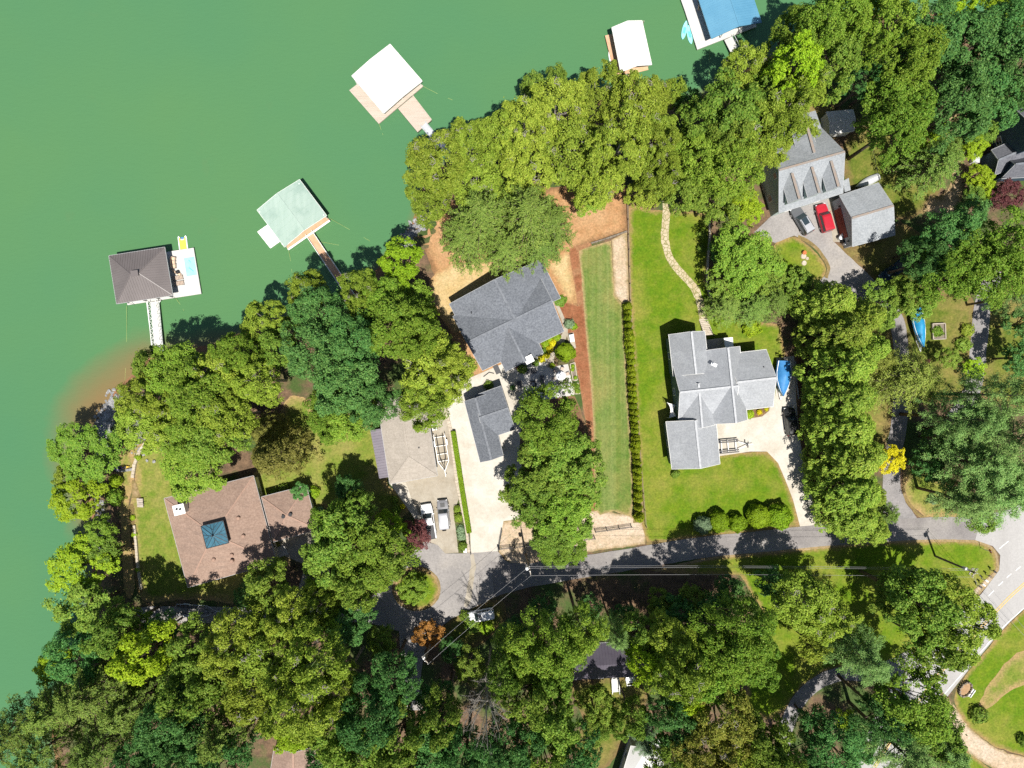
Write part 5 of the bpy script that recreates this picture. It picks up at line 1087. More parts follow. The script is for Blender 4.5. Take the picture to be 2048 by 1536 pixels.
# shade sail by the light grey house
t = thing('shade_sail', 'small pale twisted shade sail beside the light grey house', 'shade sail', P(1343, 822)); c4 = [P(1335, 805.5, 2.6), P(1350.5, 810, 2.1), P(1352.5, 832, 2.7), P(1338, 836, 2.0)]; rows = []
for i in range(9):
    u = i / 8; r = []
    for j in range(9):
        v = j / 8; q = c4[0].lerp(c4[1], u).lerp(c4[3].lerp(c4[2], u), v); cx = (c4[0] + c4[1] + c4[2] + c4[3]) / 4; pin = .62 * (math.sin(math.pi * v) * (abs(u - .5) * 2)); q = q.lerp(Vector((cx.x, q.y, q.z)), pin); q.z -= .25 * math.sin(math.pi * u) * math.sin(math.pi * v); r.append(q)
    rows.append(r)
part(MB().grid(rows), 'canvas', 'tarp_white' if 'tarp_white' in MATS else 'trim_white', t, smooth=True)
for q in c4: part(MB().tube([(q.x, q.y, 0), q], .05), 'post', 'alu', t)
for i, (x, y, m_, l) in enumerate(((1684, 471, 'white_paint', 'pale wheeled bin nearest the red garage door'), (1679.5, 476.5, 'alu', 'round grey bin at the left of the bins by the garage'), (1687, 483, 'dark_metal', 'dark round bin below the pale bins by the garage'), (1690, 487.5, 'alu', 'silver bin lowest of the bins by the garage'))):
    p = P(x, y, .5); t = thing('waste_bin', l, 'bin', (p.x, p.y, .065), .3, 'bins by the red-doored garage'); part(MB().cyl((0, 0, 0), .27, .9, 14, .32), 'bin_body', m_, t, world=False); part(MB().cyl((0, 0, .9), .35, .06, 14).ball((0, 0, .95), .3, 10, .3), 'lid', m_, t, world=False)
mat('terracotta', (0.52, 0.17, 0.06), rough=.8)
p = P(1607, 506); t = thing('flower_pot', 'orange clay pot of flowers on the driveway lawn', 'flower pot', p); part(MB().cyl((0, 0, 0), .25, .45, 12, .36), 'pot', 'terracotta', t, world=False); part(MB().ball((-.1, .05, .5), .26, 8, .7).ball((.15, -.1, .5), .22, 8, .8), 'blooms', 'terracotta', t, world=False)
for i, (x, y, l) in enumerate(((1607, 512.5, 'flat round stone just below the orange flower pot'), (1614, 517, 'small flat stone between the two larger ones on the driveway lawn'), (1608, 526, 'flat round stone farthest from the orange flower pot'))):
    p = P(x, y); o = MB().cyl((p.x, p.y, .04), (.5, .3, .45)[i], .12, 11, (.42, .25, .38)[i]).build('stepping_stone', 'stone_block'); tag(o, l, 'stone', 'stepping stones on the driveway lawn')
p = P(1875, 663); t = thing('raised_bed', 'square timber raised bed of greenery beside the blue boat', 'raised bed', p, rad(2)); m = MB()
for a, b in (((-1.05, 1.3), (1.05, 1.3)), ((1.05, 1.3), (1.05, -1.3)), ((1.05, -1.3), (-1.05, -1.3)), ((-1.05, -1.3), (-1.05, 1.3))): m.bar((*a, .28), (*b, .28), .14, .56)
part(m, 'frame', 'wood_grey', t, world=False); part(MB().box((0, 0, .2), (2.0, 2.5, .3)), 'soil', 'wood_pole', t, world=False)
mat('mulch_tan', (0.30, 0.18, 0.095), (0.38, 0.25, 0.14), 2, 0.9); p = P(1928, 1377); t = thing('planter', 'oval planter ringed by short dark posts at the gravel drive corner', 'planter', p, rad(55)); m = MB()
for i in range(20): a = i * math.pi / 10; m.cyl((1.30 * math.cos(a), .85 * math.sin(a), 0), .15, .55 + .12 * (i % 2), 8)
part(m, 'post_ring', 'wood_pole', t, world=False); part(MB().prism([(1.15 * math.cos(a), .7 * math.sin(a)) for a in np.linspace(0, 6.0, 20)], .02, .35), 'bed', 'mulch_tan', t, world=False)
for i in range(7):
    a = rad(-150 + i * 22); 
part(MB().box((.1, -1.2, .25), (1.5, .35, .3)).box((.1, -1.3, .5), (1.5, .1, .3)), 'bench_rim', 'white_paint', t, world=False)
p = P(1945, 320); t = thing('storage_chest', 'white plastic storage chest among the yellow-green shrubs', 'chest', (p.x, p.y, .0), rad(-5)); part(MB().box((0, 0, .5), (1.0, 1.4, 1.0)), 'chest_body', 'white_paint', t, world=False); part(MB().box((0, 0, 1.05), (1.1, 1.5, .1)).box((.15, -.1, 1.12), (.35, .3, .06)), 'lid', 'alu', t, world=False)
p = P(869, 855, .6); t = thing('air_conditioner', 'white air conditioner box beside the tan-roofed garage', 'air conditioner', (p.x, p.y, .065), rad(8)); part(MB().box((0, 0, .4), (.8, .9, .8)), 'housing', 'white_paint', t, world=False); part(MB().cyl((0, 0, .8), .3, .05, 14), 'fan_grille', 'dark_metal', t, world=False)
p = P(931, 1099); t = thing('mailbox', 'white box mailbox at the end of the tan driveway planting', 'mailbox', p, .1); part(MB().box((0, 0, .4), (.5, .6, .8)).box((0, 0, .82), (.58, .68, .06)), 'housing', 'white_paint', t, world=False); part(MB().box((-.05, .1, .86), (.2, .2, .05)), 'hatch', 'dark_metal', t, world=False)
p = P(1259, 1357); t = thing('utility_cart', 'small white-framed cart below the black metal roof', 'cart', (p.x, p.y, 0), .1); m = MB()
for z_ in (.5, 1.5):
    for a, b in (((-.7, -.5), (.7, -.5)), ((.7, -.5), (.7, .5)), ((.7, .5), (-.7, .5)), ((-.7, .5), (-.7, -.5))): m.bar((*a, z_), (*b, z_), .08, .08)
for sx in (-.7, .7):
    for sy in (-.5, .5): m.box((sx, sy, .95), (.08, .08, 1.2))
part(m, 'frame', 'white_paint', t, world=False); part(MB().box((0, 0, .55), (1.3, .9, .12)), 'bed', 'alu', t, world=False)
for sx in (-.5, .5):
    for sy in (-.5, .5): part(MB().tube([(sx, sy - .06, .22), (sx, sy + .06, .22)], .22, 10), 'wheel', 'tyre', t, world=False)
mat('kayak_purple', (0.22, 0.14, 0.36), rough=.5); mat('kayak_yellow', (0.75, 0.5, 0.05), rough=.5)
for i, (x, y, m_, l) in enumerate(((242, 936, 'kayak_purple', 'lilac kayak lying at the lakeside terrace wall'), (252, 934, 'kayak_yellow', 'small yellow kayak lying beside the lilac kayak'))):
    p = P(x, y); t = thing('kayak', l, 'kayak', (p.x, p.y, .1), rad(10), 'kayaks on the lakeside terrace'); L = (2.6, 1.5)[i]; rw = hull_rows(L, .65, .3, 10, 1.6, .3)
    part(MB().grid([[(x_, -y_ * .6, 0), (x_, -y_, .18), (x_, -y_ * .6, h), (x_, y_ * .6, h), (x_, y_, .18), (x_, y_ * .6, 0)] for x_, y_, h in rw], closed=True, cap=True), 'hull', m_, t, world=False); part(MB().ball((0, 0, .3), .28, 10, .25), 'cockpit', 'dark_metal', t, world=False)
p = P(302, 897); t = thing('garden_bench', 'small pale garden bench beside the curved stone wall', 'bench', (p.x, p.y, 0), rad(8)); part(MB().box((0, 0, .42), (1.3, .45, .07)), 'seat', 'stone_block', t, world=False)
for sx in (-.5, .5): part(MB().box((sx, 0, .2), (.12, .4, .4)), 'leg', 'stone_grey', t, world=False)
# rip-rap along the lake edge and loose stones
rng = np.random.default_rng(5); rp = MB()
def rocks(path, n, spread):
    W = [P(*q, WZ) for q in path]
    for _ in range(n):
        i = rng.integers(0, len(W) - 1); q = W[i].lerp(W[i + 1], rng.random()) + Vector((*rng.normal(0, spread, 2), 0)); r = rng.uniform(.12, .38)
        k = MB().ball(q + Vector((0, 0, 0)), r, 6, rng.uniform(.5, .9)); z_ = max(gz(q.x, q.y), WZ - .1)
        jit = rng.normal(0, r * .16, (len(k.v), 3)); rp.add([(v[0] + a[0], v[1] + a[1], v[2] - q.z + z_ + r * .25 + a[2]) for v, a in zip(k.v, jit)], k.f)
rocks([(230, 800), (214, 840), (206, 880)], 420, .9); rocks([(206, 880), (198, 930), (196, 985)], 230, .7); rocks([(200, 950), (200, 1080), (204, 1120)], 160, .8); rocks([(800, 500), (824, 470), (850, 430)], 240, .7); rocks([(330, 820), (300, 850), (290, 890)], 160, 1.4)
tag(rp.build('riprap', 'stone_grey', recalc=False), 'pale grey riprap stones along the water line', None, None, 'stuff')
# ------------------------------------------------------------------ foliage materials
mat('bark_brown', (0.10, 0.075, 0.055), (0.17, 0.13, 0.10), 3, 0.9)
mat('bark_pale', (0.38, 0.35, 0.31), (0.26, 0.23, 0.20), 2, 0.85)
LEAF = {
 'O': leaf_mat('leaf_olive_oak', (0.150, 0.235, 0.022), (0.335, 0.405, 0.052)),
 'M': leaf_mat('leaf_maple', (0.110, 0.225, 0.020), (0.250, 0.350, 0.044)),
 'G': leaf_mat('leaf_green', (0.105, 0.205, 0.024), (0.260, 0.345, 0.052)),
 'B': leaf_mat('leaf_blue_green', (0.052, 0.160, 0.040), (0.140, 0.275, 0.066)),
 'Y': leaf_mat('leaf_yellow_green', (0.215, 0.365, 0.016), (0.350, 0.470, 0.028)),
 'L': leaf_mat('leaf_cypress', (0.130, 0.240, 0.022), (0.340, 0.425, 0.060), tl=.15),
 'P': leaf_mat('leaf_pine', (0.125, 0.255, 0.062), (0.285, 0.415, 0.120), tl=.15),
 'S': leaf_mat('leaf_larch', (0.190, 0.255, 0.040), (0.370, 0.410, 0.085), tl=.25),
 'F': leaf_mat('leaf_hemlock', (0.105, 0.195, 0.030), (0.260, 0.345, 0.068), tl=.2),
 'C': leaf_mat('leaf_cedar', (0.146, 0.156, 0.032), (0.262, 0.250, 0.059), tl=.12),
 'K': leaf_mat('leaf_gold', (0.50, 0.45, 0.012), (0.66, 0.60, 0.020)),
 'R': leaf_mat('leaf_purple', (0.085, 0.030, 0.034), (0.185, 0.066, 0.062)),
 'A': leaf_mat('leaf_rust', (0.25, 0.125, 0.028), (0.40, 0.20, 0.045)),
 'E': leaf_mat('leaf_reddish_oak', (0.165, 0.215, 0.028), (0.310, 0.285, 0.055)),
 'J': leaf_mat('leaf_juniper', (0.152, 0.244, 0.128), (0.244, 0.342, 0.195), tl=.1),
 'H': leaf_mat('leaf_box', (0.159, 0.262, 0.012), (0.250, 0.360, 0.017), tl=.15),
 'T': leaf_mat('leaf_arborvitae', (0.098, 0.171, 0.006), (0.317, 0.354, 0.017), tl=.15),
 'D': MATS['bark_pale'],
}
def unit(v): return v / np.maximum(np.linalg.norm(v, axis=-1, keepdims=True), 1e-9)
def leaf_mesh(name, c, n, s, rng, aspect=.62, along=None):
    """every leaf (or small spray) is its own folded diamond of two triangles' worth of quad"""
    N = len(c); n = unit(n); a = rng.normal(size=(N, 3)) if along is None else along + rng.normal(size=(N, 3)) * .25
    a = unit(a - n * (a * n).sum(1, keepdims=True)); b = np.cross(n, a); s = np.broadcast_to(np.asarray(s, float).reshape(-1, 1), (N, 1))
    drop = n * s * .22
    V = np.stack([c - a * s - drop, c + b * s * aspect, c + a * s - drop, c - b * s * aspect], 1).reshape(-1, 3)
    me = bpy.data.meshes.new(name); me.vertices.add(4 * N); me.vertices.foreach_set('co', V.ravel().astype(np.float32))
    me.loops.add(4 * N); me.loops.foreach_set('vertex_index', np.arange(4 * N, dtype=np.int32)); me.polygons.add(N)
    me.polygons.foreach_set('loop_start', np.arange(0, 4 * N, 4, dtype=np.int32)); me.update(calc_edges=True); me.validate(); return me
def sphere_pts(n, rng, zmin=-1):
    k = np.arange(n) + .5; z = 1 - (1 - zmin) * k / n; ph = k * 2.399963 + rng.uniform(0, 6); r = np.sqrt(np.maximum(0, 1 - z * z)); return np.stack([r * np.cos(ph), r * np.sin(ph), z], 1)
def mesh_of(mb, name):
    me = bpy.data.meshes.new(name); me.from_pydata(mb.v, [], mb.f); me.polygons.foreach_set('use_smooth', [True] * len(me.polygons)); return me
PROTO = {}
def limbs(mb, base_h, h, ends, r0, rng, pale_tips=None):
    mb.tube([(0, 0, -.3), (.05, .03, h * .25), (.1, -.05, h * .5), (0, .05, h * .78)], [r0 * 1.25, r0, r0 * .75, r0 * .3], 8)
    for e in ends:
        e = Vector(e); z0 = min(h * rng.uniform(.28, .6), e.z * .92); s = Vector((0, 0, z0)); m = s.lerp(e, .55) + Vector((rng.normal(0, .2), rng.normal(0, .2), .3)); mb.tube([s, m, e], [r0 * .42, r0 * .25, r0 * .07], 5)
def cushions(cc, nd, q, k, rng, dome=.45, jit=.36):
    """little domed pads of leaves: k leaves on each pad of radius q facing nd"""
    n = len(cc); nd = unit(nd); t = unit(np.cross(nd, rng.normal(size=(n, 3)))); b = np.cross(nd, t); q = np.broadcast_to(np.asarray(q, float), (n,))
    r = np.sqrt(rng.random((n, k))); a = rng.uniform(0, 2 * math.pi, (n, k)); r = r * (1 + .22 * np.sin(3 * a + rng.uniform(0, 6, (n, 1))))
    rad_ = t[:, None] * np.cos(a)[..., None] + b[:, None] * np.sin(a)[..., None]
    p = cc[:, None] + rad_ * (r * q[:, None])[..., None] + nd[:, None] * ((1 - r * r) * q[:, None] * dome)[..., None] + rng.normal(0, .045, (n, k, 3))
    nn = nd[:, None] + rad_ * (r * .55)[..., None] + rng.normal(0, jit, (n, k, 3)); return p.reshape(-1, 3), nn.reshape(-1, 3)
def broad(key, R, h, seed, lobes=38, per=14, ls=.20, lump=.28, low=.25, twigs=0, flat=.9, k=30, pad=.36):
    rng = np.random.default_rng(seed); zc = h * .64; hz = h * (1 - .64) * flat
    d = sphere_pts(lobes, rng, -low); d = unit(d + rng.normal(0, .17, d.shape)); ph = np.arctan2(d[:, 1], d[:, 0])
    outl = 1 + .13 * np.sin(2 * ph + rng.uniform(0, 6)) + .10 * np.sin(3 * ph + rng.uniform(0, 6)) + .08 * np.sin(5 * ph + rng.uniform(0, 6))
    lc = d * np.array([R, R, hz]) * (rng.uniform(.55, .88, (lobes, 1))) * outl[:, None]; lr = R * lump * rng.uniform(.65, 1.25, lobes)
    C = []; N = []; Z = np.array([0, 0, zc])
    for c, r in zip(lc, lr):
        cd = unit(rng.normal(size=(per, 3)) + unit(c / np.array([R, R, hz]))[None] * .5 + np.array([0, 0, .5])); cd = cd[cd[:, 2] > -.4]
        cc = c + cd * r * rng.uniform(.6, 1.0, (len(cd), 1)) * np.array([1, 1, .72])
        p, nn = cushions(cc + Z, cd * .45 + np.array([0, 0, .8]), r * pad * rng.uniform(.7, 1.25, len(cd)), k, rng); C.append(p); N.append(nn)
        m = per * 2; C.append(c + Z + rng.normal(0, r * .42, (m, 3))); N.append(rng.normal(0, .7, (m, 3)) + np.array([0, 0, .6]))
    C = np.concatenate(C); N = np.concatenate(N); s = ls * rng.uniform(.6, 1.3, len(C)); cm = leaf_mesh('crown_' + key, C, N, s, rng)
    mb = MB(); ends = (lc + Z)[rng.permutation(lobes)[:16]]; limbs(mb, .3 * h, h, ends, R * .055, rng)
    for i in rng.permutation(lobes)[:twigs]:           # pale bare twigs among the topmost leaves
        b0 = Vector(lc[i] + Z) + Vector((0, 0, lr[i] * .55)); a0 = rng.uniform(0, 6.28)
        for j in range(3):
            a1 = a0 + (j - 1) * .7; q = b0 + Vector((math.cos(a1), math.sin(a1), .22)) * lr[i] * rng.uniform(.45, .95); mm = b0.lerp(q, .5) + Vector(rng.normal(0, .16, 3)); mb.tube([b0 - Vector((0, 0, .5)), b0, mm, q], [.10, .085, .06, .03], 4)
            for g_ in range(2): e = mm.lerp(q, .3 + .4 * g_); mb.tube([e, e + Vector((math.cos(a1 + .9 - 1.8 * g_), math.sin(a1 + .9 - 1.8 * g_), .15)) * .5], [.045, .02], 4)
    PROTO.setdefault(key, []).append((cm, mesh_of(mb, 'trunk_' + key), R, h, .64))
def cone(key, R, h, seed, n=260, per=46, ls=.17, pw=.75, top=.06, jag=.12, tuft=.55, nz=.55):
    """dense pointed evergreen of upswept sprays"""
    rng = np.random.default_rng(seed); t = rng.uniform(0, 1, n) ** .85; ph = rng.uniform(0, 2 * math.pi, n); z = h * (.06 + .93 * t); prof = R * (np.minimum(1, (1 - t) ** pw * 1.15 + top)) * (1 - .35 * np.exp(-t * 14)); r = prof * (1 + rng.normal(0, jag, n)) * rng.choice([1, 1, .82, .6], n)
    cc = np.stack([r * np.cos(ph), r * np.sin(ph), z], 1); out = np.stack([np.cos(ph), np.sin(ph), np.full(n, .2)], 1)
    p, nn = cushions(cc, out * .55 + np.array([0, 0, nz]), tuft * rng.uniform(.7, 1.25, n), per, rng, .7, .3)
    cm = leaf_mesh('crown_' + key, p, nn, ls * rng.uniform(.6, 1.3, len(p)), rng, .5, np.repeat(out, per, 0)); mb = MB(); mb.tube([(0, 0, -.3), (0, 0, h * .5), (0, 0, h * .95)], [R * .09, R * .06, .02], 7)
    for i in range(0, n, 6): mb.tube([(0, 0, z[i] * .93), tuple(cc[i])], [.05, .015], 4)
    PROTO.setdefault(key, []).append((cm, mesh_of(mb, 'trunk_' + key), R, h, .35))
def radial(key, R, h, seed, br=75, sub=9, per=17, ls=.15, droop=.15, up=.25, zc=.55, thin=.5, lo=.22, tufts=False, spread=.22):
    """limbs radiating from the stem, clothed in sprays (larch, hemlock, pine)"""
    rng = np.random.default_rng(seed); C = []; N = []; A = []; mb = MB(); mb.tube([(0, 0, -.3), (.05, 0, h * .5), (0, .05, h * .97)], [R * .07, R * .05, .03], 8)
    for i in range(br):
        t = (i + .5) / br; z0 = h * (lo + (.97 - lo) * t); L = R * (min(1, 1.25 * (1 - t) ** .62 + .10)) * rng.uniform(.72, 1.08); a = i * 2.399963 + rng.normal(0, .25); d = np.array([math.cos(a), math.sin(a), 0]); w_ = np.array([-d[1], d[0], 0])
        e = np.array([0, 0, z0]) + d * L + np.array([0, 0, L * (up * (t - .25) - droop * (1 - t))]); s = np.array([0, 0, z0]); mid = (s + e) / 2 + np.array([0, 0, L * .10]); mb.tube([s, mid, e], [.075, .05, .015], 4)
        for j in range(sub):
            u = .25 + .78 * (j + rng.random()) / sub; q = s * (1 - u) ** 2 + 2 * mid * u * (1 - u) + e * u * u; side = rng.choice([-1, 1]) * rng.uniform(.05, 1) * L * spread * (1.15 - u); q = q + w_ * side + np.array([0, 0, rng.normal(0, .08)])
            if tufts:
                p = q + rng.normal(0, thin, (per, 3)) * np.array([1, 1, .6]) + np.array([0, 0, .25]); nn = (p - q) * 1.1 + np.array([0, 0, .9]) + rng.normal(0, .22, p.shape); al = (p - q) + np.array([0, 0, .5]) 
            else:
                dirn = unit((d * .9 + w_ * np.sign(side) * .75)[None])[0]; f = rng.uniform(-1, 1, (per, 1)); p = q + dirn * f * thin + w_ * rng.normal(0, .12, (per, 1)) + rng.normal(0, .10, (per, 3)); nn = np.tile([0, 0, 1.0], (per, 1)) + d * .25 + rng.normal(0, .28, (per, 3)); al = np.tile(dirn, (per, 1))
            C.append(p); N.append(nn); A.append(al)
    C = np.concatenate(C); cm = leaf_mesh('crown_' + key, C, np.concatenate(N), ls * rng.uniform(.6, 1.3, len(C)), rng, .42, np.concatenate(A)); PROTO.setdefault(key, []).append((cm, mesh_of(mb, 'trunk_' + key), R, h, zc))
def dead(key, R, h, seed):
    rng = np.random.default_rng(seed); mb = MB(); tw = MB(); mb.tube([(0, 0, -.3), (.2, 0, h * .4), (.1, .2, h * .7)], [.32, .26, .14], 8)
    for i in range(26):
        a = i * 2.4; z0 = h * rng.uniform(.4, .7); L = R * rng.uniform(.7, 1.05); s = Vector((.1, .1, z0)); e = Vector((math.cos(a) * L, math.sin(a) * L, z0 + rng.uniform(.12, .35) * h)); m = s.lerp(e, .5) + Vector(rng.normal(0, .35, 3)); mb.tube([s, m, e], [.11, .07, .025], 5)
        for j in range(10):
            b = m.lerp(e, rng.uniform(-.3, 1)); q = b + Vector((math.cos(a + rng.normal(0, .9)), math.sin(a + rng.normal(0, .9)), rng.uniform(0, .6))) * rng.uniform(.6, 1.7); tw.tube([b, b.lerp(q, .5) + Vector(rng.normal(0, .1, 3)), q], [.035, .026, .012], 3)
            for k in range(2): c = b.lerp(q, rng.uniform(.4, .9)); tw.tube([c, c + Vector(rng.normal(0, .35, 3)) + Vector((0, 0, .2))], [.018, .009], 3)
    PROTO.setdefault(key, []).append((mesh_of(tw, 'crown_dead'), mesh_of(mb, 'trunk_dead'), R, h, .7))
def bush(key, R, h, seed, n=2600, ls=.10, lumps=.05, flat=1.0):
    """clipped or rounded shrub: dense leaves on a softly lumpy dome"""
    rng = np.random.default_rng(seed); d = sphere_pts(n, rng, -.55); d = unit(d + rng.normal(0, .05, d.shape)); q = np.array([noise.noise((x * 2.2 + seed, y * 2.2, z * 2.2)) for x, y, z in d]); r = 1 + q * lumps * 3 + rng.normal(0, .03, n)
    c = d * np.array([R, R, h * .5]) * r[:, None] + np.array([0, 0, h * .5]); nn = d + rng.normal(0, .45, d.shape) + np.array([0, 0, .3]); cm = leaf_mesh('foliage_' + key, c, nn, ls * rng.uniform(.7, 1.3, n), rng, .6)
    mb = MB(); 
    for i in range(5): a = i * 1.26; mb.tube([(0, 0, 0), (math.cos(a) * R * .3, math.sin(a) * R * .3, h * .5), (math.cos(a) * R * .6, math.sin(a) * R * .6, h * .8)], [.04, .03, .015], 5)
    PROTO.setdefault(key, []).append((cm, mesh_of(mb, 'stem_' + key), R, h, .5))
for s in (1, 2, 3): broad('oak', 7.0, 18, s, lobes=46, per=14, ls=.19, lump=.22, twigs=9, k=26, pad=.42)
for s in (4, 5, 6): broad('lumpy', 6.5, 17, s, lobes=34, per=18, ls=.17, lump=.27, k=30, pad=.34)
for s in (7, 8): broad('loose', 6.0, 15, s, lobes=31, per=15, ls=.20, lump=.26, k=26, pad=.36)
for s in (9, 10): broad('small', 3.2, 8, s, lobes=26, per=11, ls=.14, lump=.30, k=22, pad=.38)
for s in (11, 12): cone('cypress', 4.0, 18, s, n=430, per=34, ls=.18, pw=.5, tuft=.55, nz=.95)
cone('cedar', 4.3, 13, 13, n=420, per=28, ls=.16, pw=.8, tuft=.55)
for s in (14, 15): radial('pine', 6.5, 19, s, br=46, sub=9, per=40, ls=.16, thin=.36, tufts=True, droop=.05, up=.3, lo=.4, zc=.7)
radial('larch', 7.0, 14, 16, br=95, sub=13, per=16, ls=.13, thin=.55, droop=.1, up=.3, spread=.28)
for s in (17, 18): radial('hemlock', 6.0, 15, s, br=70, sub=12, per=18, ls=.16, thin=.55, droop=.18, up=.3, spread=.30)
dead('dead', 4.6, 17, 19)
bush('round', 1.5, 2.4, 20, n=5200, ls=.10, lumps=.075); bush('round', 1.5, 2.3, 21, n=5200, ls=.10, lumps=.10)
bush('shrub', .8, 1.1, 22, n=900, ls=.11, lumps=.16); bush('shrub', .8, 1.0, 23, n=900, ls=.11, lumps=.2)
cone('arborvitae', .62, 2.9, 24, n=190, per=12, ls=.085, pw=.55, tuft=.16, jag=.08); cone('arborvitae', .62, 2.9, 25, n=190, per=12, ls=.085, pw=.5, tuft=.16, jag=.1)

# ------------------------------------------------------------------ where every tree and shrub stands
# code: proto, leaf material, wording
KIND = {
 'O': ('oak', 'O', 'bark_pale', 'olive oak with pale twigs', 'oak_tree', 'olive oaks with pale bare twigs'),
 'M': ('lumpy', 'M', 'bark_brown', 'bright green maple', 'maple_tree', 'bright green rounded maples'),
 'G': ('loose', 'G', 'bark_brown', 'mid green leafy tree', 'broadleaf_tree', 'mid green leafy trees'),
 'B': ('lumpy', 'B', 'bark_brown', 'dark bluish green tree', 'broadleaf_tree', 'dark bluish green broadleaf trees'),
 'Y': ('loose', 'Y', 'bark_brown', 'vivid yellow-green tree', 'broadleaf_tree', 'vivid yellow-green trees'),
 'L': ('cypress', 'L', 'bark_brown', 'knobbly green cypress', 'cypress_tree', 'cypresses of the tall screen'),
 'P': ('pine', 'P', 'bark_brown', 'soft tufted pine', 'pine_tree', 'soft tufted pines'),
 'S': ('larch', 'S', 'bark_brown', 'feathery olive larch', 'larch_tree', 'feathery larches'),
 'F': ('hemlock', 'F', 'bark_brown', 'feathery grey-green hemlock', 'hemlock_tree', 'feathery hemlocks'),
 'C': ('cedar', 'C', 'bark_brown', 'dark pointed cedar', 'cedar_tree', 'dark pointed cedars'),
 'K': ('small', 'K', 'bark_brown', 'golden yellow tree', 'golden_tree', 'golden trees'),
 'R': ('small', 'R', 'bark_brown', 'purple-leaved maple', 'maple_tree', 'purple-leaved maples'),
 'A': ('small', 'A', 'bark_brown', 'rusty orange tree', 'broadleaf_tree', 'rusty trees'),
 'E': ('oak', 'E', 'bark_pale', 'reddish tinged oak', 'oak_tree', 'reddish tinged oaks'),
 'g': ('small', 'G', 'bark_brown', 'small mid green tree', 'broadleaf_tree', 'small mid green trees'),
 'm': ('small', 'M', 'bark_brown', 'small bright green tree', 'broadleaf_tree', 'small bright green trees'),
 'y': ('small', 'Y', 'bark_brown', 'small yellow-green tree', 'broadleaf_tree', 'small yellow-green trees'),
 'b': ('small', 'B', 'bark_brown', 'small dark tree', 'broadleaf_tree', 'small dark trees'),
 'o': ('small', 'O', 'bark_brown', 'small olive tree', 'broadleaf_tree', 'small olive trees'),
 'D': ('dead', 'D', 'bark_pale', 'bare dead tree', 'dead_tree', 'dead trees'),
}
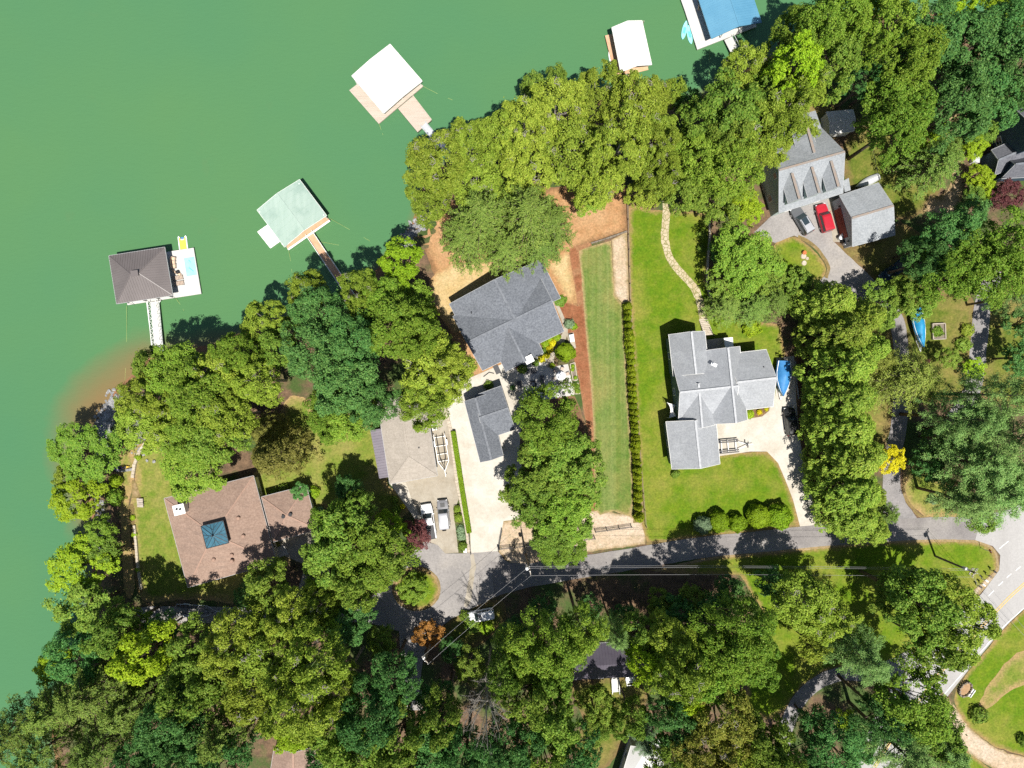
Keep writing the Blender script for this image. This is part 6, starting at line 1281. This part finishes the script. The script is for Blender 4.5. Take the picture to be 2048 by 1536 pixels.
TREES = '''
O 1110 225 70 18|O 1195 195 58 17|O 1262 218 66 18|O 1300 285 58 17|O 1232 305 72 19|O 1145 312 70 18|O 1048 262 62 17|O 1000 278 56 17|O 945 305 58 17|O 880 335 68 18|O 862 395 54 16|O 955 368 62 17|O 1060 338 66 18|O 1195 365 56 16|O 1300 205 46 15
m 1180 398 40 9|F 1055 440 78 17|F 965 445 76 17|F 1100 455 58 14|F 930 480 58 14|F 1080 500 45 12|F 1010 505 52 13|g 1066 165 34 11|g 1115 152 30 11|G 1020 400 50 14
G 1455 235 72 20|M 1392 330 62 17|M 1450 345 66 18|O 1508 250 68 19|O 1560 235 56 18|O 1490 135 52 15|Y 1582 150 60 20|M 1590 62 52 18|M 1655 62 66 21|o 1342 185 34 10|G 1398 258 50 15|G 1425 400 50 13|G 1375 388 46 13|y 1470 408 44 9|O 1322 358 48 15|O 1315 300 48 15|y 1500 425 32 7|O 1535 300 44 15|o 1285 390 38 10|b 1375 205 36 9|G 1530 185 50 16|O 1600 190 44 15|o 1606 262 30 9|G 1440 290 50 17
M 1690 32 66 21|M 1745 58 58 20|G 1655 130 58 17|B 1738 160 48 16|B 1850 82 72 20|B 1930 105 76 21|B 1992 70 60 19|B 1960 190 76 20|B 1905 225 66 18|B 2035 150 60 19|B 2044 188 38 15|M 1785 200 72 19|M 1805 125 60 19|M 1790 255 64 17|Y 1905 14 44 13|y 1990 24 44 11|y 2036 44 40 11|y 1865 265 36 10|F 1862 335 58 13|F 1880 305 42 11
y 1950 288 28 5|y 1955 352 30 6|y 1940 305 22 4|g 1970 262 30 6|b 1938 430 40 8|R 2016 390 40 7|y 1968 378 24 5|g 1950 395 28 5|M 1905 545 60 16|M 1965 545 66 17|M 2015 495 66 17|B 1890 485 58 15|B 1848 525 46 13|G 1832 598 44 12|b 1832 500 36 10|P 2058 588 42 15
M 1490 520 66 11|g 1450 565 48 8|g 1530 545 52 9|g 1592 565 40 8|F 1505 615 44 8|F 1450 615 40 8|F 1545 605 40 8|g 1600 608 34 8|b 1440 500 30 6
L 1632 612 44 17|L 1652 672 46 18|L 1656 732 48 19|L 1660 792 48 18|L 1664 852 50 19|L 1668 912 50 18|L 1672 970 50 18|L 1682 1024 46 16|L 1692 640 38 15|L 1702 700 36 16|L 1710 1045 36 12|L 1700 900 36 15|L 1706 980 34 15
f0 0 0 0 0|F 1768 1026 30 8|G 1760 605 42 10|g 1728 640 32 8|G 1808 590 40 11|g 1762 640 26 7|b 2046 648 40 9|b 2040 715 44 10|g 1895 715 26 5|S 1806 758 78 14|S 1748 722 44 11|K 1776 920 36 7|o 1735 700 30 7
P 1990 790 62 24|P 1932 838 62 21|P 2016 872 72 25|P 1962 930 70 18|P 2000 985 72 18|P 1930 1000 56 15|g 1962 1040 34 8|b 1885 878 46 10|b 1852 930 40 9|P 2048 940 58 17|y 1945 735 24 4
M 168 905 66 10|Y 158 1000 52 9|m 202 1062 36 8|Y 154 1135 64 11|G 176 1215 64 11|g 215 1105 36 8|o 130 950 36 8
O 300 790 54 14|O 290 842 58 13|M 362 745 64 15|M 405 800 70 15|O 452 742 60 16|M 482 705 48 15|O 520 760 54 16|O 460 832 62 15|M 390 872 62 14|O 342 852 56 13|M 384 930 70 11|G 432 880 56 13|G 320 740 44 13
O 528 642 48 15|G 560 690 46 15|B 648 625 58 19|B 640 700 70 20|B 692 762 72 20|B 702 682 60 20|O 612 582 44 16|O 720 580 46 16|M 782 652 68 19|M 762 600 50 17|M 832 665 60 17|Y 802 530 48 13|M 700 822 62 16|M 660 835 50 14|B 742 800 52 17|O 868 745 76 18|O 852 800 60 16|O 905 742 52 16|m 838 600 40 10|y 850 630 30 8
C 566 905 56 13|C 540 860 36 12|b 600 985 22 4
G 690 1085 72 17|M 742 1112 76 19|M 680 1042 48 14|G 778 1118 46 14|G 652 1120 56 15|Y 782 1052 34 7|R 832 1068 36 6|G 716 1165 46 15|g 720 1010 40 12|b 700 980 36 10
G 542 1172 54 14|b 500 1190 34 8|G 240 1262 54 13|Y 300 1300 62 14|Y 110 1328 44 12|B 160 1312 58 14|F 204 1372 66 15|F 132 1400 60 15|F 66 1425 60 15|F 272 1405 62 15|F 222 1475 66 16|F 108 1482 56 15|F 150 1535 58 15|F 40 1475 46 14|b 330 1260 44 9|m 280 1255 40 10
B 292 1520 60 16|G 400 1290 56 14|G 432 1335 66 16|G 388 1382 60 16|O 478 1272 66 17|O 560 1292 80 20|O 642 1312 74 20|O 602 1392 76 20|O 520 1372 72 19|O 682 1372 52 17|O 592 1222 58 17|O 642 1208 48 15|B 692 1242 52 15|B 342 1442 68 17|B 402 1472 64 17|B 335 1530 60 17|F 470 1440 58 16|B 452 1512 60 17|Y 590 1462 42 11|G 682 1442 58 17|B 742 1422 62 18|B 782 1350 56 15|g 762 1280 38 9|G 722 1492 66 18|G 802 1462 60 17|B 662 1515 50 16|B 862 1482 66 18|G 800 1535 58 17|G 888 1425 50 16|B 932 1505 58 17|b 870 1395 44 11
m 825 1178 37 7|A 857 1268 34 5|D 972 1402 46 20|G 1012 1335 46 16|M 1050 1302 58 17|M 1102 1282 62 17|M 1160 1258 54 16|G 1112 1338 48 16|G 1062 1382 58 17|B 1034 1472 58 17|G 1102 1432 62 17|G 1082 1502 62 17|B 982 1522 58 17|B 1150 1495 48 15|G 1195 1402 42 12|P 1232 1268 34 13|G 1195 1445 36 11|O 1352 1330 62 18|O 1342 1282 56 17|Y 1282 1312 44 16|M 1402 1342 66 17|Y 1372 1382 48 15|M 1470 1252 72 18|M 1442 1302 66 17|M 1492 1312 60 16|b 1420 1225 48 11|b 1350 1225 46 10|b 1540 1165 38 9|O 1602 1200 70 15|O 1642 1232 56 14|o 1625 1290 40 10|b 1250 1235 36 7|b 1085 1215 34 7|b 1180 1215 32 6|g 1320 1205 34 7|b 1030 1265 36 8|g 1385 1195 34 8|b 1460 1180 36 8|g 940 1330 40 9|b 905 1300 32 7|G 1290 1265 48 13
P 1722 1312 62 14|G 1832 1202 76 16|O 1902 1232 80 16|G 1792 1180 52 14|G 1862 1290 56 15|M 1812 1400 72 16|B 1762 1428 56 14|G 1852 1452 56 14|P 1802 1502 66 17|P 1882 1502 56 15|B 1665 1492 64 15|E 1442 1422 70 18|G 1502 1472 62 17|E 1402 1492 66 18|G 1542 1512 58 16|O 1462 1522 58 17|J 1290 1482 34 10|G 1262 1432 40 13|B 1342 1432 52 15|B 1602 1532 48 14|G 1340 1500 46 15|b 1720 1490 34 8|y 1690 1440 26 6|B 1625 1450 40 12
M 1092 832 68 18|G 1112 902 64 14|G 1142 952 64 14|G 1078 952 56 14|G 1062 990 54 13|M 1122 1012 64 14|G 1100 1058 48 13|G 1148 1042 50 12|M 1126 1096 48 10|G 1040 985 44 12|g 1170 900 34 10
'''
KIND['J'] = ('pine', 'J', 'bark_brown', 'bluish spruce', 'spruce_tree', 'spruces')
LM = [('brown hip-roofed house', 440, 1062), ('small brown garage', 576, 1028), ('tan-roofed garage', 812, 885), ('dark grey gabled house', 1010, 640), ('charcoal garage', 975, 850), ('light grey gabled house', 1440, 800), ('dormered house', 1622, 340),
      ('red-doored garage', 1735, 430), ('white shed', 1680, 243), ('navy house', 2020, 300), ('black-roofed house', 1222, 1335), ('white bottom-edge roof', 1290, 1520), ('brown bottom-edge roof', 572, 1520), ('mint green boathouse', 585, 427),
      ('flat white boathouse', 775, 160), ('small white boathouse', 1263, 92), ('blue boathouse', 1460, 25), ('traffic island', 832, 1180), ('bare dead tree', 972, 1402), ('mailbox row', 1970, 1155), ('blue-covered slim boat', 1838, 650), ('gravel drive', 1925, 1460),
      ('golden yellow tree', 1776, 920), ('arborvitae hedge', 1265, 830), ('taupe boathouse', 281, 551), ('white parked car', 960, 1231), ('lakeside terrace', 255, 1000), ('feathery olive larch', 1806, 758), ('lower left lake corner', 30, 1400), ('galvanised trailer', 397, 1221), ('round traffic circle pole', 1055, 1130)]
LM = LM[:-1]
REL = ['right of', 'above right of', 'above', 'above left of', 'left of', 'below left of', 'below', 'below right of']
LABELS = []
def where(px, py, skip=''):
    n, x, y = min((l for l in LM if l[0] not in skip), key=lambda l: (l[1] - px) ** 2 + (l[2] - py) ** 2); dx, dy = px - x, y - py
    if dx * dx + dy * dy < 24 ** 2: return 'beside the ' + n, (x, y)
    return REL[int(round(math.atan2(dy, dx) / (math.pi / 4))) % 8] + ' the ' + n, (x, y)
rs = random.Random(4); entries = []
for ln in TREES.strip().split('\n'):
    for e in ln.split('|'):
        k, x, y, r, h = e.split()
        if k == 'f0': continue
        entries.append((k, float(x), float(y), float(r), float(h)))
rank = {}
def plan(k, x, y, r, h, word=None):
    w, at = where(x, y, 'feathery olive larch golden yellow tree bare dead tree' if k in 'SKD' else '')
    base = (word or KIND[k][3]); key = (base, w); rank.setdefault(key, []).append((math.hypot(x - at[0], y - at[1]), x, y)); return base, w
plans = [plan(*e) for e in entries]
for v in rank.values(): v.sort()
ORD = ['nearest', 'second nearest', 'third nearest', 'fourth nearest', 'fifth nearest', 'sixth nearest', 'seventh nearest', 'eighth nearest', 'ninth nearest', 'tenth nearest', 'eleventh nearest', 'twelfth nearest']
def label_for(base, w, x, y):
    v = rank[(base, w)]
    if len(v) == 1: return base + ' ' + w
    i = [(a[1], a[2]) for a in v].index((x, y)); return ORD[i] + ' ' + base + ' ' + w
cnt = {}
def plant(proto, leaf, bark, px, py, rpx, h, name, label, cat, group, zmul=1.0, rz=None, foliage='crown', stem='trunk'):
    V = PROTO[proto]; i = cnt.get(proto, 0); cnt[proto] = i + 1; cm, tm, R0, h0, zc = V[i % len(V)]
    h = h * (rs.uniform(.9, 1.18) * (1.33 if py > 1150 and h > 12 else 1.18 if h > 12 and proto != 'cypress' else 1) if h > 8 else 1); z = h * zc; c = P(px, py, z); s = rpx * {'small': .84, 'oak': .97, 'lumpy': .98, 'loose': .97}.get(proto, .97) * (H - z) / F / R0; g0 = gz(c.x, c.y)
    t = thing(name, label, cat, (c.x, c.y, max(g0, WZ - .3)), rs.uniform(0, 6.28) if rz is None else rz, group)
    t.scale = (s * rs.uniform(.96, 1.06), s * rs.uniform(.96, 1.06), h / h0 * zmul)
    for nm, me, m in ((foliage, cm, LEAF[leaf]), (stem, tm, MATS[bark])):
        if not me.materials: me.materials.append(None)
        o = bpy.data.objects.new(nm, me); COL.objects.link(o); o.parent = t; o.material_slots[0].link = 'OBJECT'; o.material_slots[0].material = m
    return t
for (k, x, y, r, h), (b, w) in zip(entries, plans):
    pr, lf, bk, wd, nm, gr = KIND[k]; plant(pr, lf, bk, x, y, r, h, nm, label_for(b, w, x, y), 'tree', gr)
# row of clipped arborvitae
for i in range(33):
    f = i / 32; x, y = 1254 + (1277 - 1254) * f + 1.5 * math.sin(f * 3) + rs.uniform(-1, 1), 612 + (1012 - 612) * f + rs.uniform(-2, 2)
    if i: lb = 'arborvitae number %d from the top of the long clipped row' % (i + 1)
    else: lb = 'topmost arborvitae of the long clipped row'
    plant('arborvitae', 'T', 'bark_brown', x, y, 7.6 * rs.uniform(.86, 1.16), 2.9 * rs.uniform(.85, 1.15), 'arborvitae', lb if i < 32 else 'lowest arborvitae of the long unbroken clipped row', 'hedge plant', 'arborvitae planted in one long row', foliage='foliage', stem='stem')
plant('arborvitae', 'T', 'bark_brown', 1278, 1034, 9, 3.0, 'arborvitae', 'single arborvitae standing apart below the long clipped row', 'hedge plant', 'arborvitae planted in one long row', foliage='foliage', stem='stem')
# rounded and small shrubs
SHRUBS = [('round', 'H', 1131, 704, 19, 3.2, 'big bright round clipped shrub on the curved path'), ('round', 'J', 1405, 1050, 17, 2.6, 'grey-green round shrub at the left end of the roadside row'), ('round', 'H', 1438, 1043, 20, 3.0, 'clipped bright green round shrub second in the roadside row'), ('round', 'H', 1475, 1047, 17, 2.6, 'brownish round shrub in the middle of the roadside row'),
 ('round', 'H', 1518, 1033, 24, 3.2, 'large clipped round shrub fourth in the roadside row'), ('round', 'H', 1558, 1033, 25, 3.4, 'largest clipped round shrub at the right end of the roadside row'), ('shrub', 'G', 1351, 948, 8, 1.0, 'small dark shrub at the garage corner of the light grey house'),
 ('shrub', 'K', 1106, 686, 7, .9, 'topmost of the golden shrubs by the curved path'), ('shrub', 'K', 1099, 699, 7, .9, 'middle golden shrub by the curved path'), ('shrub', 'K', 1083, 718, 7, .9, 'lower left golden shrub at the patio corner'), ('shrub', 'K', 1094, 711, 6, .8, 'lower right golden shrub at the patio corner'),
 ('shrub', 'Y', 1091, 688, 7, .7, 'low green mound tucked in the roof corner'), ('shrub', 'Y', 1101, 680, 6, .6, 'low green mound between golden shrub and roof'), ('shrub', 'Y', 1113, 674, 8, .6, 'low green mound at the end of the curved path'), ('shrub', 'G', 1090, 702, 6, .8, 'small dark green mound by the gutter corner'), ('shrub', 'G', 1071, 726, 7, .9, 'round green shrub above the patio edge'), ('shrub', 'G', 1044, 738, 9, .9, 'spreading green shrub at the patio wall'), ('shrub', 'R', 1035, 734, 5, .7, 'small red-leaved shrub at the patio wall'), ('shrub', 'Y', 1104, 731, 5, .7, 'small shrub on the patio corner near the path'),
 ('shrub', 'M', 1120, 601, 11, .5, 'low ground-hugging green patch beside the grey house wall'), ('shrub', 'J', 1138, 648, 9, 1.1, 'spiky pale plant above the generator pad'), ('shrub', 'Y', 1147, 652, 7, .7, 'small plant right of the spiky pale plant'),
 ('shrub', 'Y', 1146, 732, 3.5, .5, 'topmost plant in the long planter bed'), ('shrub', 'Y', 1145, 739, 3.5, .5, 'middle plant in the long planter bed'), ('shrub', 'Y', 1151, 755, 3.5, .5, 'lowest plant in the long planter bed'), ('shrub', 'M', 1153, 772, 5, .7, 'upper plant in the short planter bed'), ('shrub', 'M', 1155, 782, 5, .7, 'lower plant in the short planter bed'),
 ('shrub', 'O', 915, 1018, 7, .9, 'olive shrub at the top of the driveway planting strip'), ('shrub', 'O', 917, 1036, 8, 1.0, 'larger olive shrub second in the driveway planting strip'), ('shrub', 'J', 921, 1060, 8, .6, 'blue-green juniper in the driveway planting strip'), ('shrub', 'J', 923, 1073, 8, .6, 'lower blue-green juniper in the driveway planting strip'), ('shrub', 'G', 926, 1093, 9, 1.0, 'green shrub beside the white box mailbox'),
 ('round', 'K', 805, 1013, 5, .7, 'small bright yellow ball shrub in the dark bed'), ('shrub', 'G', 792, 1020, 8, .8, 'dark green shrub beside the yellow ball shrub'), ('shrub', 'G', 790, 1000, 7, .7, 'dark green shrub above the yellow ball shrub'), ('shrub', 'J', 640, 1022, 9, 1.0, 'bluish shrub right of the small brown garage'), ('shrub', 'Y', 628, 985, 11, 1.4, 'white-flowered shrub at the corner of the small brown garage'), ('shrub', 'G', 548, 985, 9, .9, 'leafy shrub between the brown house and its garage'), ('shrub', 'G', 566, 978, 10, 1.0, 'leafy shrub above the small brown garage roof'),
 ('shrub', 'Y', 232, 962, 12, 1.8, 'yellow-green lakeside shrub above its darker neighbour'), ('shrub', 'M', 229, 992, 16, 2.4, 'rounded bright lakeside shrub below the yellow-green one'), ('shrub', 'Y', 1504, 655, 16, 1.4, 'feathery yellow-green shrub on the lawn behind the light grey house'), ('shrub', 'G', 1404, 468, 9, .9, 'dark shrub on the lawn near the stone edging, uppermost'), ('shrub', 'G', 1402, 496, 8, .9, 'dark shrub on the lawn near the stone edging, lower'),
 ('shrub', 'Y', 1500, 829, 8, .8, 'white and green flowering clump in the corner border'), ('shrub', 'K', 1519, 824, 5, .6, 'small yellow clump in the corner border'), ('shrub', 'K', 1533, 818, 4, .5, 'smallest yellow clump in the corner border'), ('shrub', 'J', 1866, 1000, 8, 1.1, 'small bluish shrub on the lane bend grass'), ('shrub', 'G', 1960, 1431, 15, 1.7, 'dark round shrub on the lawn beyond the gravel drive'), ('shrub', 'G', 2047, 1482, 10, 1.5, 'dark shrub cut by the right edge near the gravel drive'),
 ('shrub', 'M', 1875, 662, 10, 1.0, 'leafy greens filling the raised bed'), ('shrub', 'Y', 757, 852, 6, .9, 'yellow-green plant at the lean-to corner'), ('shrub', 'Y', 1848, 1205, 8, 1.0, 'small yellowish sapling under the corner trees'), ('shrub', 'G', 944, 1252, 14, 1.5, 'scrubby bush left below the white parked car'), ('shrub', 'Y', 972, 1255, 13, 1.2, 'yellowish scrub right below the white parked car'), ('shrub', 'G', 930, 1232, 11, 1.2, 'low bush at the nose of the white parked car'), ('shrub', 'G', 1152, 1408, 4, .8, 'tiny dark shrub in the grassy clearing'),
 ('shrub', 'Y', 265, 1035, 5, .5, 'weedy clump in the lakeside border, upper'), ('shrub', 'Y', 268, 1070, 5, .5, 'weedy clump in the lakeside border, middle'), ('shrub', 'Y', 276, 1140, 5, .5, 'weedy clump in the lakeside border, lower'), ('shrub', 'Y', 276, 915, 6, .7, 'clump beside the curved stone garden wall'), ('shrub', 'B', 1025, 775, 5, 1.2, 'dark shrub in the gap between house and charcoal garage'), ('shrub', 'G', 978, 771, 9, .8, 'dark hedge shrub along the charcoal garage gable'),
 ('shrub', 'Y', 1955, 745, 13, 1.4, 'sunlit bush at the lower end of the shaded lane'), ('shrub', 'G', 1928, 690, 14, 1.3, 'bush at the left rim of the shaded lane'), ('shrub', 'O', 1935, 660, 12, 1.1, 'olive bush at the left rim of the shaded lane'), ('shrub', 'R', 1856, 722, 5, .6, 'dark red little plant beside the feathery larch')]
for pr, lf, x, y, r, h, lb in SHRUBS:
    plant(pr, lf, 'bark_brown', x, y, r, h, 'shrub', lb, 'shrub', 'garden shrubs', foliage='foliage', stem='stem')
# clipped hedge by the white driveway
W = [P(*q) for q in ((907, 862), (916, 920), (926, 985), (939, 1064))]; rng = np.random.default_rng(31); t = thing('hedge', 'narrow clipped green hedge between the block wall and the white driveway', 'hedge', W[0])
C = []; N = []
for a, b in zip(W, W[1:]):
    a, b = np.array(a), np.array(b); L = np.linalg.norm(b - a); n = int(L * 420); u = rng.random((n, 1)); d = (b - a) / L; q = np.array([-d[1], d[0], 0]); s = rng.uniform(-1, 1, (n, 1)); z_ = rng.random(n); top = rng.random(n) < .6
    off = np.where(top[:, None], s, np.sign(s)) * .38; zz_ = np.where(top, .95, z_ * .95) + rng.normal(0, .04, n); C.append(a + (b - a) * u + q * off + np.stack([0 * zz_, 0 * zz_, zz_], 1)); N.append(np.where(top[:, None], np.array([0, 0, 1.0]), q * np.sign(s)) + rng.normal(0, .4, (n, 3)))
me = leaf_mesh('hedge_foliage', np.concatenate(C) - np.array(t.location), np.concatenate(N), .10, rng); o = bpy.data.objects.new('foliage', me); COL.objects.link(o); o.parent = t; me.materials.append(LEAF['H'])
core = MB()
for a, b in zip(W, W[1:]): core.bar(a + Vector((0, 0, .42)), b + Vector((0, 0, .42)), .62, .84)
part(core, 'branch_core', 'bark_brown', t)
